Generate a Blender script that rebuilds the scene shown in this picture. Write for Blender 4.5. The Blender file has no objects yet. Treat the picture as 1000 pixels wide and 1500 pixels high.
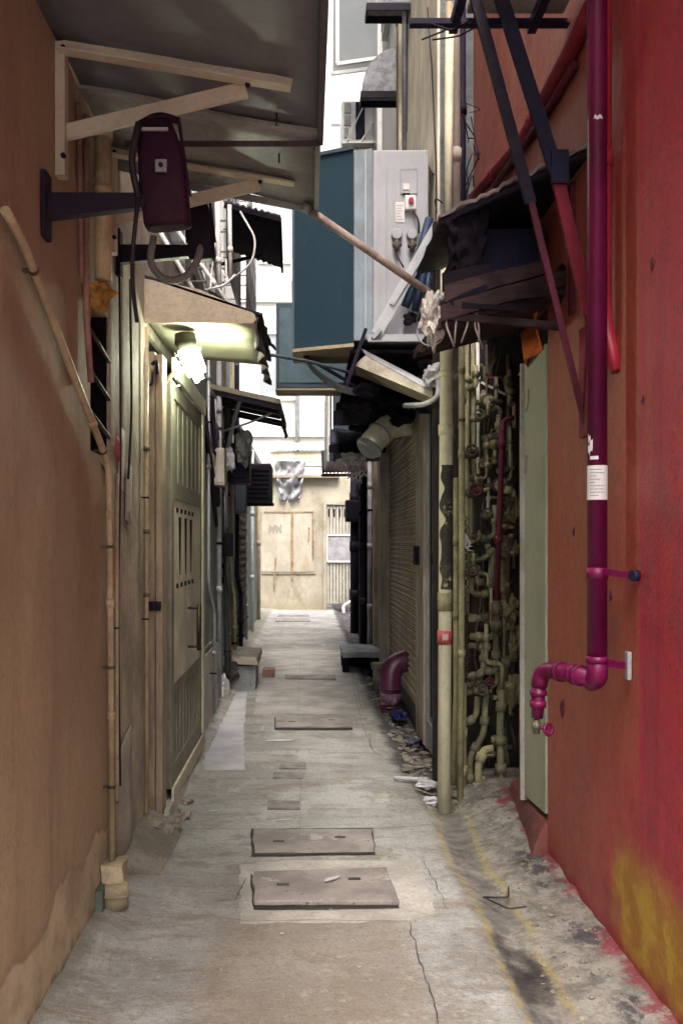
import bpy, bmesh, math, random
from mathutils import Vector, Matrix, noise as mnoise
random.seed(7)
R = math.radians
SC = bpy.context.scene
COL = SC.collection
F = 1400.0; HC = 1.2

def P(px, py, d):
    """a point at distance d along the alley seen at (px, py)"""
    return Vector(((px-450)*d/F, d, HC+(800-py)*d/F))
def PX(px, py, X):
    d = X*F/(px-450)
    return Vector((X, d, HC+(800-py)*d/F))
def PG(px, py, z=0.0):
    d = F*(HC-z)/(py-800)
    return Vector(((px-450)*d/F, d, z))

# ------------------------------------------------------------------ materials
class G:
    def __init__(s, name):
        s.mat = bpy.data.materials.new(name); s.mat.use_nodes = True
        s.nt = s.mat.node_tree; s.nt.nodes.clear()
        s.out = s.n('ShaderNodeOutputMaterial'); s.b = s.n('ShaderNodeBsdfPrincipled')
        s.l(s.b.outputs[0], s.out.inputs[0])
        s._pos = None
    def n(s, t, **kw):
        nd = s.nt.nodes.new(t)
        for k, v in kw.items(): setattr(nd, k, v)
        return nd
    def l(s, a, b): s.nt.links.new(a, b)
    def put(s, sock, v):
        if isinstance(v, bpy.types.NodeSocket): s.l(v, sock)
        elif isinstance(v, (tuple, list)) and len(v) == 3 and sock.type == 'RGBA': sock.default_value = (*v, 1)
        else: sock.default_value = v
    def pos(s):
        if s._pos is None: s._pos = s.n('ShaderNodeNewGeometry').outputs['Position']
        return s._pos
    def vec(s, stretch=(1,1,1), off=(0,0,0), v=None):
        m = s.n('ShaderNodeMapping'); s.l(v or s.pos(), m.inputs[0])
        m.inputs['Scale'].default_value = stretch; m.inputs['Location'].default_value = off
        return m.outputs[0]
    def noise(s, scale, detail=6, rough=.6, stretch=(1,1,1), off=(0,0,0), dist=0, v=None):
        t = s.n('ShaderNodeTexNoise'); s.l(s.vec(stretch, off, v), t.inputs['Vector'])
        t.inputs['Scale'].default_value = scale; t.inputs['Detail'].default_value = detail
        t.inputs['Roughness'].default_value = rough; t.inputs['Distortion'].default_value = dist
        return t.outputs['Fac']
    def vor(s, scale, feature='F1', stretch=(1,1,1), rnd=1, out='Distance', v=None):
        t = s.n('ShaderNodeTexVoronoi', feature=feature); s.l(s.vec(stretch, v=v), t.inputs['Vector'])
        t.inputs['Scale'].default_value = scale; t.inputs['Randomness'].default_value = rnd
        return t.outputs[out]
    def m(s, op, a, b=0.0, clamp=False):
        t = s.n('ShaderNodeMath', operation=op); t.use_clamp = clamp
        s.put(t.inputs[0], a); s.put(t.inputs[1], b); return t.outputs[0]
    def mask(s, f, lo, hi):
        t = s.n('ShaderNodeMapRange'); t.interpolation_type = 'SMOOTHSTEP'
        s.put(t.inputs[0], f); t.inputs[1].default_value = lo; t.inputs[2].default_value = hi
        return t.outputs[0]
    def mix(s, f, a, b, mode='MIX'):
        t = s.n('ShaderNodeMix', data_type='RGBA', blend_type=mode)
        s.put(t.inputs[0], f); s.put(t.inputs[6], a); s.put(t.inputs[7], b); return t.outputs[2]
    def xyz(s):
        t = s.n('ShaderNodeSeparateXYZ'); s.l(s.pos(), t.inputs[0]); return t.outputs
    def band(s, f, c, w, soft=.5):
        d = s.m('ABSOLUTE', s.m('SUBTRACT', f, c))
        return s.m('SUBTRACT', 1.0, s.mask(d, w*(1-soft), w))
    def bump(s, h, strength=.3, dist=.01):
        t = s.n('ShaderNodeBump'); t.inputs['Strength'].default_value = strength; t.inputs['Distance'].default_value = dist
        s.put(t.inputs['Height'], h); s.l(t.outputs[0], s.b.inputs['Normal'])
    def fin(s, col, rough=.7, metal=0, spec=.3):
        s.put(s.b.inputs['Base Color'], col); s.put(s.b.inputs['Roughness'], rough)
        s.b.inputs['Metallic'].default_value = metal; s.b.inputs['Specular IOR Level'].default_value = spec
        return s.mat

def sh(c, k): return tuple(max(0, min(1, x*k)) for x in c)
MATS = {}
def wm(name, base, dirt=None, amt=.5, var=.3, scale=4, stretch=(1,1,1), rough=.7, metal=0, bump=.25, bs=70, spots=None, spot_t=.66, spot_s=18, spec=.3, streak=.0, streak_c=None):
    """painted / bare surface with worn patches, streaks and grain"""
    if name in MATS: return MATS[name]
    g = G(name)
    dirt = dirt or sh(base, .4)
    c = g.mix(g.mask(g.noise(scale*.7, 4, .6), .35, .65), sh(base, 1-var), sh(base, 1+var))
    c = g.mix(g.m('MULTIPLY', g.mask(g.noise(scale, 9, .68, stretch, (3,1,7)), .5, .72), amt), c, dirt)
    c = g.mix(g.m('MULTIPLY', g.mask(g.noise(scale*13, 5, .75, stretch), .44, .64), min(.42, var*1.5)), c, sh(dirt, .7))
    c = g.mix(g.m('MULTIPLY', g.mask(g.noise(scale*5, 7, .75, stretch, (8,3,1)), .54, .62), min(.3, var)), c, sh(base, 1.3))
    if streak:
        c = g.mix(g.m('MULTIPLY', g.mask(g.noise(9, 6, .65, (1,1,.09), (5,5,0)), .52, .7), streak), c, streak_c or dirt)
    if spots:
        c = g.mix(g.mask(g.noise(spot_s, 6, .7, (1,1,1), (9,2,4)), spot_t, spot_t+.05), c, spots)
    r = g.m('ADD', g.m('MULTIPLY', g.noise(scale*3, 5), .3), rough-.15, True)
    h = g.m('ADD', g.noise(bs, 6, .65, stretch), g.m('MULTIPLY', g.noise(scale*1.5, 5), 2.0))
    g.bump(h, bump, .006)
    MATS[name] = g.fin(c, r, metal, spec)
    return MATS[name]

# ------------------------------------------------------------------ meshes
ORG = {}
class MB:
    def __init__(s): s.bm = bmesh.new()
    def face(s, pts):
        vs = [s.bm.verts.new(p) for p in pts]; return s.bm.faces.new(vs)
    def hexa(s, a, b):
        """a, b: two rings of 4 points"""
        A = [s.bm.verts.new(p) for p in a]; B = [s.bm.verts.new(p) for p in b]
        f = s.bm.faces.new; n = len(A)
        f(A[::-1]); f(B)
        for i in range(n): f((A[i], A[(i+1) % n], B[(i+1) % n], B[i]))
        return s
    def box(s, x0, x1, y0, y1, z0, z1):
        return s.hexa([(x0,y0,z0),(x1,y0,z0),(x1,y1,z0),(x0,y1,z0)], [(x0,y0,z1),(x1,y0,z1),(x1,y1,z1),(x0,y1,z1)])
    def bar(s, p, q, w, h, up=(0,0,1)):
        p, q = Vector(p), Vector(q); d = (q-p).normalized(); up = Vector(up)
        a = d.cross(up)
        if a.length < 1e-3: a = d.cross(Vector((0,1,0)))
        a.normalize(); b = a.cross(d).normalized(); a = a*w/2; b = b*h/2
        return s.hexa([p-a-b, p+a-b, p+a+b, p-a+b], [q-a-b, q+a-b, q+a+b, q-a+b])
    def angle(s, p, q, w, t, up=(0,0,1)):
        """L-section steel angle"""
        p, q = Vector(p), Vector(q); d = (q-p).normalized(); up = Vector(up)
        a = d.cross(up).normalized(); b = a.cross(d).normalized()
        pr = [a*0+b*0, a*w, a*w+b*t, a*t+b*t, a*t+b*w, b*w]
        return s.hexa([p+v for v in pr], [q+v for v in pr])
    def sheet(s, pts, t):
        pts = [Vector(p) for p in pts]
        n = (pts[1]-pts[0]).cross(pts[-1]-pts[0]).normalized()*t
        return s.hexa(pts, [p+n for p in pts])
    def prism(s, pts, v):
        pts = [Vector(p) for p in pts]; v = Vector(v)
        return s.hexa(pts, [p+v for p in pts])
    def tube(s, pts, r, seg=12, fil=None, caps=True):
        pts = [Vector(p) for p in pts]
        if fil:
            out = [pts[0]]
            for i in range(1, len(pts)-1):
                a, b, c = pts[i-1], pts[i], pts[i+1]
                u = (a-b); v = (c-b); k = min(fil, u.length*.48, v.length*.48)
                s0 = b+u.normalized()*k; e0 = b+v.normalized()*k
                for j in range(7):
                    t = j/6; out.append(s0*(1-t)**2 + b*2*t*(1-t) + e0*t*t)
            out.append(pts[-1]); pts = out
        rr = r if isinstance(r, (list, tuple)) else [r]*len(pts)
        rings = []; ref = None
        for i, p in enumerate(pts):
            d = (pts[min(i+1, len(pts)-1)]-pts[max(i-1, 0)]).normalized()
            if ref is None: ref = d.orthogonal().normalized()
            ref = (ref - d*ref.dot(d)).normalized(); o = d.cross(ref)
            rings.append([s.bm.verts.new(p+(ref*math.cos(2*math.pi*k/seg)+o*math.sin(2*math.pi*k/seg))*rr[i]) for k in range(seg)])
        for a, b in zip(rings, rings[1:]):
            for k in range(seg):
                f = s.bm.faces.new((a[k], a[(k+1) % seg], b[(k+1) % seg], b[k])); f.smooth = True
        if caps: s.bm.faces.new(rings[0][::-1]); s.bm.faces.new(rings[-1])
        return s
    def ring(s, c, n, R_, r, seg=20, k=8):
        c = Vector(c); n = Vector(n).normalized(); u = n.orthogonal().normalized(); w = n.cross(u)
        rings = []
        for i in range(seg):
            a = 2*math.pi*i/seg; d = u*math.cos(a)+w*math.sin(a)
            rings.append([s.bm.verts.new(c+d*(R_+r*math.cos(2*math.pi*j/k))+n*r*math.sin(2*math.pi*j/k)) for j in range(k)])
        for i in range(seg):
            A, B = rings[i], rings[(i+1) % seg]
            for j in range(k):
                f = s.bm.faces.new((A[j], B[j], B[(j+1) % k], A[(j+1) % k])); f.smooth = True
        return s
    def collar(s, p, d, r, w, seg=12):
        p = Vector(p); d = Vector(d).normalized()*w/2
        return s.tube([p-d, p+d], r, seg)
    def blob(s, c, r, seed=0, sub=3, amp=.35, freq=1.6):
        c = Vector(c); r = Vector(r) if not isinstance(r, (int, float)) else Vector((r, r, r))
        res = bmesh.ops.create_icosphere(s.bm, subdivisions=sub, radius=1)
        for v in res['verts']:
            k = 1+amp*mnoise.noise(v.co*freq+Vector((seed*3.1, seed*1.7, seed)))*1.6 + amp*.4*mnoise.noise(v.co*freq*3.3+Vector((seed, 5, 1)))
            v.co = Vector((v.co.x*r.x, v.co.y*r.y, v.co.z*r.z))*k + c
        return s
    def gridsheet(s, a, b, c, d, nu, nv, fn=None, t=.0):
        """bilinear sheet a-b (u) / d-c (v); fn(u,v)->offset along normal"""
        a, b, c, d = map(Vector, (a, b, c, d)); n = (b-a).cross(d-a).normalized()
        def mk(off):
            return [[s.bm.verts.new((a*(1-u/nu)+b*(u/nu))*(1-v/nv)+(d*(1-u/nu)+c*(u/nu))*(v/nv)+n*((fn(u/nu, v/nv) if fn else 0)+off)) for u in range(nu+1)] for v in range(nv+1)]
        A = mk(0); B = mk(t) if t else None
        for v in range(nv):
            for u in range(nu):
                f = s.bm.faces.new((A[v][u], A[v+1][u], A[v+1][u+1], A[v][u+1])); f.smooth = True
                if B:
                    f = s.bm.faces.new((B[v][u], B[v][u+1], B[v+1][u+1], B[v+1][u])); f.smooth = True
        if B:
            for v in range(nv):
                s.bm.faces.new((A[v][0], B[v][0], B[v+1][0], A[v+1][0])); s.bm.faces.new((A[v][nu], A[v+1][nu], B[v+1][nu], B[v][nu]))
            for u in range(nu):
                s.bm.faces.new((A[0][u], A[0][u+1], B[0][u+1], B[0][u])); s.bm.faces.new((A[nv][u], B[nv][u], B[nv][u+1], A[nv][u+1]))
        return s
    def rough(s, cuts=3, amt=.006, freq=9):
        bmesh.ops.subdivide_edges(s.bm, edges=s.bm.edges[:], cuts=cuts, use_grid_fill=True)
        for v in s.bm.verts: v.co += mnoise.noise_vector(v.co*freq)*amt
        return s
    def build(s, name, mat, parent=None, label=None, cat=None, group=None, kind=None, bev=0):
        bm = s.bm
        if parent is None or parent not in ORG:
            if parent is None:
                xs = [v.co for v in bm.verts]
                lo = Vector([min(p[i] for p in xs) for i in range(3)]); hi = Vector([max(p[i] for p in xs) for i in range(3)])
                org = Vector(((lo.x+hi.x)/2, (lo.y+hi.y)/2, lo.z))
            else: org = Vector((0,0,0))
        else: org = ORG[parent]
        for v in bm.verts: v.co -= org
        bmesh.ops.recalc_face_normals(bm, faces=bm.faces[:])
        me = bpy.data.meshes.new(name); bm.to_mesh(me); bm.free()
        o = bpy.data.objects.new(name, me); COL.objects.link(o)
        for mm in (mat if isinstance(mat, (list, tuple)) else [mat]): me.materials.append(mm)
        ORG[o] = org
        if parent is not None: o.parent = parent
        else: o.location = org
        if label: o['label'] = label
        if cat: o['category'] = cat
        if group: o['group'] = group
        if kind: o['kind'] = kind
        if bev:
            m = o.modifiers.new('Bevel', 'BEVEL'); m.width = bev; m.segments = 2; m.limit_method = 'ANGLE'; m.angle_limit = R(40)
        return o

def thing(name, label, cat, loc, group=None):
    o = bpy.data.objects.new(name, None); COL.objects.link(o)
    o.empty_display_size = .1; o.location = Vector(loc); ORG[o] = Vector(loc)
    o['label'] = label; o['category'] = cat
    if group: o['group'] = group
    return o
def copy_thing(o, delta, label):
    c = o.copy(); COL.objects.link(c); c.location = o.location+Vector(delta); c['label'] = label
    for ch in list(o.children):
        k = ch.copy(); COL.objects.link(k); k.parent = c
        for g in list(ch.children):
            q = g.copy(); COL.objects.link(q); q.parent = k
    return c
def pipe(name, pts, r, mat, label, cat='pipe', fil=.05, group=None, joints=(), jm=None, jr=1.3, clamps=(), cm=None, seg=14):
    """a pipe as a thing, with its couplings and wall clips as parts"""
    pts = [Vector(p) for p in pts]
    if not joints and not clamps:
        return MB().tube(pts, r, seg, fil).build(name, mat, None, label, cat, group)
    t = thing(name, label, cat, min(pts, key=lambda p: p.z), group)
    MB().tube(pts, r, seg, fil).build('pipe_run', mat, t)
    for i, k in joints:
        a, b = pts[i], pts[i+1]; p = a.lerp(b, k)
        MB().collar(p, b-a, r*jr, r*2.4).build('coupling', jm or mat, t)
    for i, k, v in clamps:
        a, b = pts[i], pts[i+1]; p = a.lerp(b, k)
        m = MB().collar(p, b-a, r*1.16, r*.9)
        m.bar(p, p+Vector(v), r*.8, r*.8); m.build('wall_clip', cm or jm or mat, t)
    return t
# ------------------------------------------------------------------ surfaces
def grain(g, c, dk, lt, s=1.0, amt=.5):
    c = g.mix(g.m('MULTIPLY', g.mask(g.noise(55*s, 5, .8, (1,1,.8), (3,3,3)), .50, .64), amt), c, dk)
    c = g.mix(g.m('MULTIPLY', g.mask(g.noise(34*s, 7, .8, (1,1,.8), (7,1,3)), .56, .64), amt*.7), c, lt)
    return g.mix(g.m('MULTIPLY', g.mask(g.noise(140*s, 3, .85, (1,1,1), (1,9,3)), .52, .66), amt*.8), c, dk)
def mat_orange():
    g = G('ochre_plaster'); x, y, z = g.xyz()
    c = g.mix(g.mask(g.noise(1.1, 5), .3, .7), (.30,.228,.142), (.385,.298,.188))
    c = g.mix(g.m('MULTIPLY', g.mask(g.noise(5, 8, .7, (1,1,.12)), .48, .66), .65), c, (.25,.18,.125))
    c = g.mix(g.m('MULTIPLY', g.mask(g.noise(1.9, 8, .65, (1,1,.5), (7,1,4)), .50, .66), .45), c, (.235,.175,.115))
    c = g.mix(g.m('MULTIPLY', g.mask(g.noise(2.4, 9, .7, (1,1,.8), (4,4,4)), .54, .66), .40), c, (.50,.38,.26))
    c = g.mix(g.mask(g.noise(26, 6, .75, (1,1,.6)), .68, .71), c, (.07,.045,.05))
    c = grain(g, c, (.235,.165,.10), (.50,.40,.275), 1.0, .42)
    c = g.mix(g.m('MULTIPLY', g.m('MULTIPLY', g.band(g.noise(1.1, 9, .72, (1,1,.7), (2,6,2)), .5, .004, .9), g.mask(g.noise(1.7, 3), .45, .6)), .7), c, (.10,.07,.05))
    c = g.mix(g.m('MULTIPLY', g.mask(g.noise(3.6, 9, .74, (1,1.2,.45), (11,2,5)), .60, .63), .4), c, (.20,.145,.10))
    edge = g.m('ADD', z, g.m('MULTIPLY', g.m('SUBTRACT', g.noise(2.7, 3, .5, (1,1,.3)), .5), .42))
    base = g.m('SUBTRACT', 1.0, g.mask(edge, .225, .24))
    cem = g.mix(g.mask(g.noise(7, 8, .7), .35, .65), (.30,.245,.16), (.47,.40,.27))
    c = g.mix(base, c, cem)
    rim = g.band(edge, .245, .012)
    c = g.mix(g.m('MULTIPLY', rim, .25), c, (.17,.12,.075))
    foot_dark = g.m('SUBTRACT', 1.0, g.mask(g.m('ADD', z, g.m('MULTIPLY', g.noise(14, 5), .09)), .05, .10))  # darker olive band along the foot of the wall
    c = g.mix(foot_dark, c, (.10,.095,.06))
    h = g.m('ADD', g.m('MULTIPLY', g.noise(60, 7, .7), .5), g.m('ADD', g.m('MULTIPLY', base, -.5), g.m('MULTIPLY', g.noise(5, 6), 2)))
    g.bump(h, .5, .008)
    return g.fin(c, .72, 0, .25)
def mat_red():
    g = G('red_painted_plaster'); x, y, z = g.xyz()
    crim, oran = (.44,.020,.055), (.40,.088,.048)
    n1 = g.noise(.9, 4, .55, (1,1.6,.35), (2,0,3))
    low = g.m('SUBTRACT', 1.0, g.mask(g.m('ADD', z, g.m('MULTIPLY', g.noise(1.6, 6, .6), .9)), .7, 1.25))
    high = g.m('MULTIPLY', g.mask(g.m('ADD', z, g.m('MULTIPLY', g.noise(1.4, 6, .6), .8)), 2.2, 2.9), .6)
    strk = g.band(g.m('ADD', y, g.m('MULTIPLY', g.noise(3, 4, .5, (.01,.01,1)), .06)), 2.655, .05, .9)
    wob = g.m('SUBTRACT', 1.0, g.mask(n1, .36, .52))
    cm = g.m('MAXIMUM', g.m('MAXIMUM', low, high), g.m('MAXIMUM', strk, g.m('MAXIMUM', g.m('MULTIPLY', wob, .35), g.m('MULTIPLY', .85, g.m('SUBTRACT', 1.0, g.mask(g.m('ADD', y, g.m('MULTIPLY', g.noise(2, 6, .6, (.01,1,.3)), .2)), 2.58, 2.72))))))
    c = g.mix(cm, oran, crim)
    c = g.mix(g.m('MULTIPLY', g.mask(g.noise(4.2, 6, .6, (1,1,.07)), .55, .66), .75), c, (.34,.010,.055))
    # orange-brown where the older coat shows, nearer the doorway
    c = g.mix(g.m('MULTIPLY', g.mask(g.m('ADD', y, g.m('MULTIPLY', g.noise(2.2, 5), .9)), 3.1, 3.7), .7), c, (.34,.12,.07))
    c = g.mix(g.m('MULTIPLY', g.mask(g.noise(3.3, 9, .72, (1,1,.6), (1,7,1)), .56, .66), .5), c, (.19,.06,.045))
    c = grain(g, c, (.17,.030,.035), (.42,.12,.085), 1.0, .42)
    c = g.mix(g.m('MULTIPLY', g.band(g.noise(1.3, 8, .7, (1,1,.8), (6,6,2)), .5, .006, .9), .55), c, (.10,.02,.025))
    yel = g.m('MULTIPLY', g.m('SUBTRACT', 1.0, g.mask(g.m('ADD', z, g.m('MULTIPLY', g.noise(3, 7, .65), .16)), .30, .48)),
              g.m('SUBTRACT', 1.0, g.mask(g.m('ADD', y, g.m('MULTIPLY', g.noise(6, 7, .6), .5)), 2.98, 3.20)))
    yc = g.mix(g.mask(g.noise(9, 7, .7), .45, .6), (.36,.17,.02), (.46,.29,.03))
    c = g.mix(yel, c, yc)
    c = g.mix(g.mask(g.noise(17, 7, .75, (1,1,.8), (0,3,8)), .69, .72), c, (.06,.012,.03))
    c = g.mix(g.m('MULTIPLY', g.mask(g.noise(150, 3, .85), .52, .68), .45), c, (.12,.025,.03))
    c = g.mix(g.m('MULTIPLY', g.mask(g.noise(95, 3, .85, (1,1,1), (4,4,1)), .58, .68), .35), c, (.44,.16,.12))
    c = g.mix(g.mask(g.noise(33, 4, .8, (1,1,1), (8,3,8)), .735, .76), c, (.55,.36,.34))
    foot = g.m('SUBTRACT', 1.0, g.mask(g.m('ADD', z, g.m('MULTIPLY', g.noise(12, 7, .7), .16)), .10, .15))
    c = g.mix(g.m('MULTIPLY', foot, .75), c, (.28,.012,.04))
    h = g.m('ADD', g.m('MULTIPLY', g.noise(90, 6, .7), .7), g.m('MULTIPLY', g.noise(6, 7), 2.2))
    g.bump(h, .6, .008)
    return g.fin(c, g.m('ADD', g.m('MULTIPLY', g.noise(8, 5), .35), .30), 0, .35)
def mat_path():
    g = G('alley_concrete'); x, y, z = g.xyz()
    c = g.mix(g.mask(g.noise(1.7, 7, .62), .35, .66), (.262,.262,.248), (.415,.418,.405))
    c = g.mix(g.m('MULTIPLY', g.mask(g.noise(5.5, 9, .72, (.6,1.6,1)), .48, .62), .65), c, (.20,.17,.125))
    c = g.mix(g.m('MULTIPLY', g.mask(g.noise(2.3, 10, .75, (1,1,1), (3,8,2)), .52, .58), .45), c, (.17,.15,.12))
    c = g.mix(g.m('MULTIPLY', g.mask(g.noise(30, 8, .8, (.5,2.2,1), (1,2,2)), .52, .62), .4), c, (.53,.50,.43))
    c = g.mix(g.m('MULTIPLY', g.mask(g.noise(3.1, 8, .7, (1.5,.5,1), (7,1,0)), .55, .66), .5), c, (.52,.50,.455))
    # worn brown middle near the camera
    mid = g.m('MULTIPLY', g.band(g.m('ADD', x, g.m('MULTIPLY', g.noise(6, 6), .10)), .06, .36, .30), g.m('SUBTRACT', 1.0, g.mask(g.m('ADD', y, g.m('MULTIPLY', g.noise(5, 6), .12)), 3.10, 3.16)))
    c = g.mix(g.m('MULTIPLY', mid, .58), c, g.mix(g.noise(14, 8, .75), (.20,.158,.118), (.31,.262,.205)))
    c = grain(g, c, (.15,.138,.12), (.54,.53,.49), .8, .45)
    # fine grain and stones
    c = g.mix(g.m('MULTIPLY', g.mask(g.noise(120, 4, .8), .52, .7), .55), c, (.12,.105,.085))
    c = g.mix(g.mask(g.noise(70, 3, .8, (1,1,1), (2,9,1)), .70, .74), c, (.62,.60,.56))
    # the gutter: dark silt, yellow slime lines, red paint splashes
    wig = g.m('ADD', g.m('MULTIPLY', g.m('SUBTRACT', g.noise(1.5, 2, .5, (1,1,1), (0,4,0)), .5), .12), g.m('MULTIPLY', g.m('SUBTRACT', g.noise(16, 8, .75, (1,1,1), (0,4,0)), .5), .07))
    xw = g.m('ADD', x, wig)
    near = g.m('SUBTRACT', 1.0, g.mask(y, 4.3, 4.9))
    silt = g.m('MULTIPLY', g.mask(xw, .545, .60), g.m('SUBTRACT', 1.0, g.mask(xw, .665, .72)))
    silt = g.m('MULTIPLY', silt, g.mask(g.noise(3.4, 8, .7, (1,.7,1), (3,3,0)), .36, .52))
    silt = g.m('MULTIPLY', silt, g.m('SUBTRACT', 1.0, g.m('MULTIPLY', g.mask(y, 2.95, 3.15), .6)))
    gut = g.mix(g.mask(g.noise(9, 9, .75), .4, .6), (.028,.025,.030), (.085,.075,.068))
    right = g.mask(xw, .50, .56)
    c = g.mix(g.m('MULTIPLY', right, .70), c, g.mix(g.mask(g.noise(12, 10, .78, (1,1,1), (1,1,6)), .40, .60), (.10,.088,.075), (.30,.275,.235)))
    hole = g.m('MULTIPLY', g.mask(x, .76, .84), g.m('MULTIPLY', near, g.m('MULTIPLY', .8, g.mask(g.noise(4.2, 10, .72, (1.5,.8,1), (8,8,1)), .55, .60))))
    c = g.mix(hole, c, (.035,.030,.045))
    c = g.mix(silt, c, gut)
    far = g.m('MULTIPLY', g.mask(y, 4.7, 5.3), g.mask(g.m('ADD', x, g.m('MULTIPLY', g.noise(5, 6), .16)), .53, .60))
    c = g.mix(g.m('MULTIPLY', far, .88), c, g.mix(g.mask(g.noise(11, 8, .75), .5, .66), (.05,.045,.055), (.24,.22,.2)))
    brk = g.mask(g.noise(7, 6, .7, (1,1,1), (6,6,6)), .38, .54)
    l1 = g.m('MULTIPLY', g.m('MULTIPLY', g.band(xw, .560, .022, .95), near), brk)
    l2 = g.m('MULTIPLY', g.m('MULTIPLY', g.band(xw, .70, .022, .95), near), brk)
    c = g.mix(g.m('MULTIPLY', g.m('MAXIMUM', l1, l2), .5), c, (.36,.29,.07))
    red = g.m('MULTIPLY', g.mask(g.m('ADD', x, g.m('MULTIPLY', g.noise(8, 8, .75, (1,1,1), (3,1,1)), .32)), 1.03, 1.07), g.m('MULTIPLY', near, g.mask(g.noise(5, 7, .7, (1,1,1), (2,8,2)), .42, .5)))
    c = g.mix(g.m('MULTIPLY', red, .85), c, (.20,.022,.04))
    lft = g.m('SUBTRACT', 1.0, g.mask(g.m('ADD', x, g.m('MULTIPLY', g.noise(9, 7, .7), .16)), -.60, -.54))
    c = g.mix(g.m('MULTIPLY', lft, .6), c, (.15,.145,.10))
    h = g.m('ADD', g.m('MULTIPLY', g.noise(100, 6, .75), .7), g.m('MULTIPLY', g.noise(9, 8, .7), 2.4))
    g.bump(h, .75, .01)
    return g.fin(c, g.m('SUBTRACT', .9, g.m('MULTIPLY', silt, .35)), 0, .3)
def mat_cover():
    g = G('cast_cover_concrete')
    c = g.mix(g.mask(g.noise(5, 7, .65), .35, .65), (.20,.18,.17), (.32,.29,.265))
    c = g.mix(g.mask(g.noise(26, 6, .75), .6, .68), c, (.12,.10,.10))
    c = g.mix(g.m('MULTIPLY', g.mask(g.noise(5, 8, .7, (1,1,1), (5,0,2)), .60, .65), .6), c, (.46,.43,.39))
    v = g.n('ShaderNodeTexChecker'); g.l(g.vec((1,1,1)), v.inputs[0]); v.inputs['Scale'].default_value = 75
    c = g.mix(g.m('MULTIPLY', v.outputs['Fac'], .10), c, (.08,.07,.07))
    g.bump(g.m('ADD', g.m('MULTIPLY', v.outputs['Fac'], .5), g.m('MULTIPLY', g.noise(60, 6, .7), 1.5)), .6, .005)
    return g.fin(c, .8, 0, .3)
def mat_mesh_teal():
    g = G('teal_coil_guard'); x, y, z = g.xyz()
    a = g.m('ABSOLUTE', g.m('SINE', g.m('MULTIPLY', x, 330.0))); b = g.m('ABSOLUTE', g.m('SINE', g.m('MULTIPLY', z, 330.0)))
    hole = g.m('MULTIPLY', g.mask(a, .35, .6), g.mask(b, .35, .6))
    c = g.mix(hole, (.020,.060,.088), (.004,.012,.022))
    c = g.mix(g.m('MULTIPLY', g.mask(g.noise(3, 8, .7, (1,1,.4)), .5, .7), .45), c, (.035,.07,.09))
    g.bump(g.m('SUBTRACT', 1.0, hole), .6, .004)
    return g.fin(c, .5, 0, .3)
def mat_corr():
    g = G('rusty_shutter_steel'); x, y, z = g.xyz()
    c = g.mix(g.mask(g.noise(3, 7, .65), .35, .65), (.44,.36,.26), (.58,.49,.37))
    c = g.mix(g.m('MULTIPLY', g.mask(g.noise(7, 8, .7, (1,1,.2)), .5, .66), .7), c, (.22,.16,.11))
    a = g.m('SINE', g.m('MULTIPLY', y, 190.0)); b = g.m('SINE', g.m('MULTIPLY', z, 210.0))
    hole = g.m('MULTIPLY', g.mask(g.m('ABSOLUTE', a), .35, .6), g.mask(g.m('ABSOLUTE', b), .35, .6))
    c = g.mix(g.m('MULTIPLY', hole, .8), c, (.05,.04,.032))
    g.bump(g.m('SUBTRACT', g.noise(60, 6), hole), .5, .004)
    return g.fin(c, .65, .1, .25)
def mat_backwall():
    g = G('back_wall_plaster'); x, y, z = g.xyz()
    c = g.mix(g.mask(g.noise(1.5, 6), .35, .65), (.275,.245,.185), (.375,.345,.275))
    c = g.mix(g.m('MULTIPLY', g.mask(g.noise(3, 9, .72, (1,1,.5)), .5, .64), .6), c, (.17,.14,.085))
    c = g.mix(g.m('MULTIPLY', g.m('SUBTRACT', 1.0, g.mask(g.m('ADD', z, g.m('MULTIPLY', g.noise(4, 7), .5)), .3, .5)), .5), c, (.23,.21,.125))
    g.bump(g.noise(20, 8), .5, .012)
    return g.fin(c, .85)
def mat_emit():
    g = G('lit_lamp_tube'); g.b.inputs['Emission Color'].default_value = (.93,1,.74,1); g.b.inputs['Emission Strength'].default_value = LAMP_E
    return g.fin((.9,.9,.9), .3)
def mat_clear():
    g = G('crumpled_plastic'); c = g.mix(g.noise(20, 5), (.27,.27,.29), (.45,.45,.47))
    g.b.inputs['Transmission Weight'].default_value = .45; g.bump(g.noise(25, 6), .6, .01)
    return g.fin(c, .25, 0, .5)
def mat_facade_far():
    g = G('pale_facade_tiles'); x, y, z = g.xyz()
    c = g.mix(g.mask(g.noise(.8, 5), .35, .65), (.41,.39,.36), (.48,.46,.43))
    s = g.m('ABSOLUTE', g.m('SINE', g.m('MULTIPLY', z, 3.4)))
    c = g.mix(g.m('MULTIPLY', g.m('SUBTRACT', 1.0, g.mask(s, .0, .06)), .4), c, (.5,.46,.4))
    g.bump(g.noise(30, 6), .2, .01); return g.fin(c, .8)
LAMP_E = 14.0
ORANGE, RED, PATH, COVER, TEALMESH, CORR, BACKW, EMIT, CLEAR, FARW = mat_orange(), mat_red(), mat_path(), mat_cover(), mat_mesh_teal(), mat_corr(), mat_backwall(), mat_emit(), mat_clear(), mat_facade_far()
PILASTER = wm('grimy_grey_plaster', (.39,.35,.275), (.15,.125,.11), .75, .3, 3.5, (1,1,.4), .75, bump=.5, spots=(.42,.37,.29), spot_t=.62, spot_s=7, streak=.6, streak_c=(.17,.14,.125))
GREYGREEN = wm('grey_green_plaster', (.20,.22,.19), (.09,.09,.085), .7, .3, 3, (1,1,.4), .75, bump=.4, streak=.5, streak_c=(.08,.085,.085))
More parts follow.
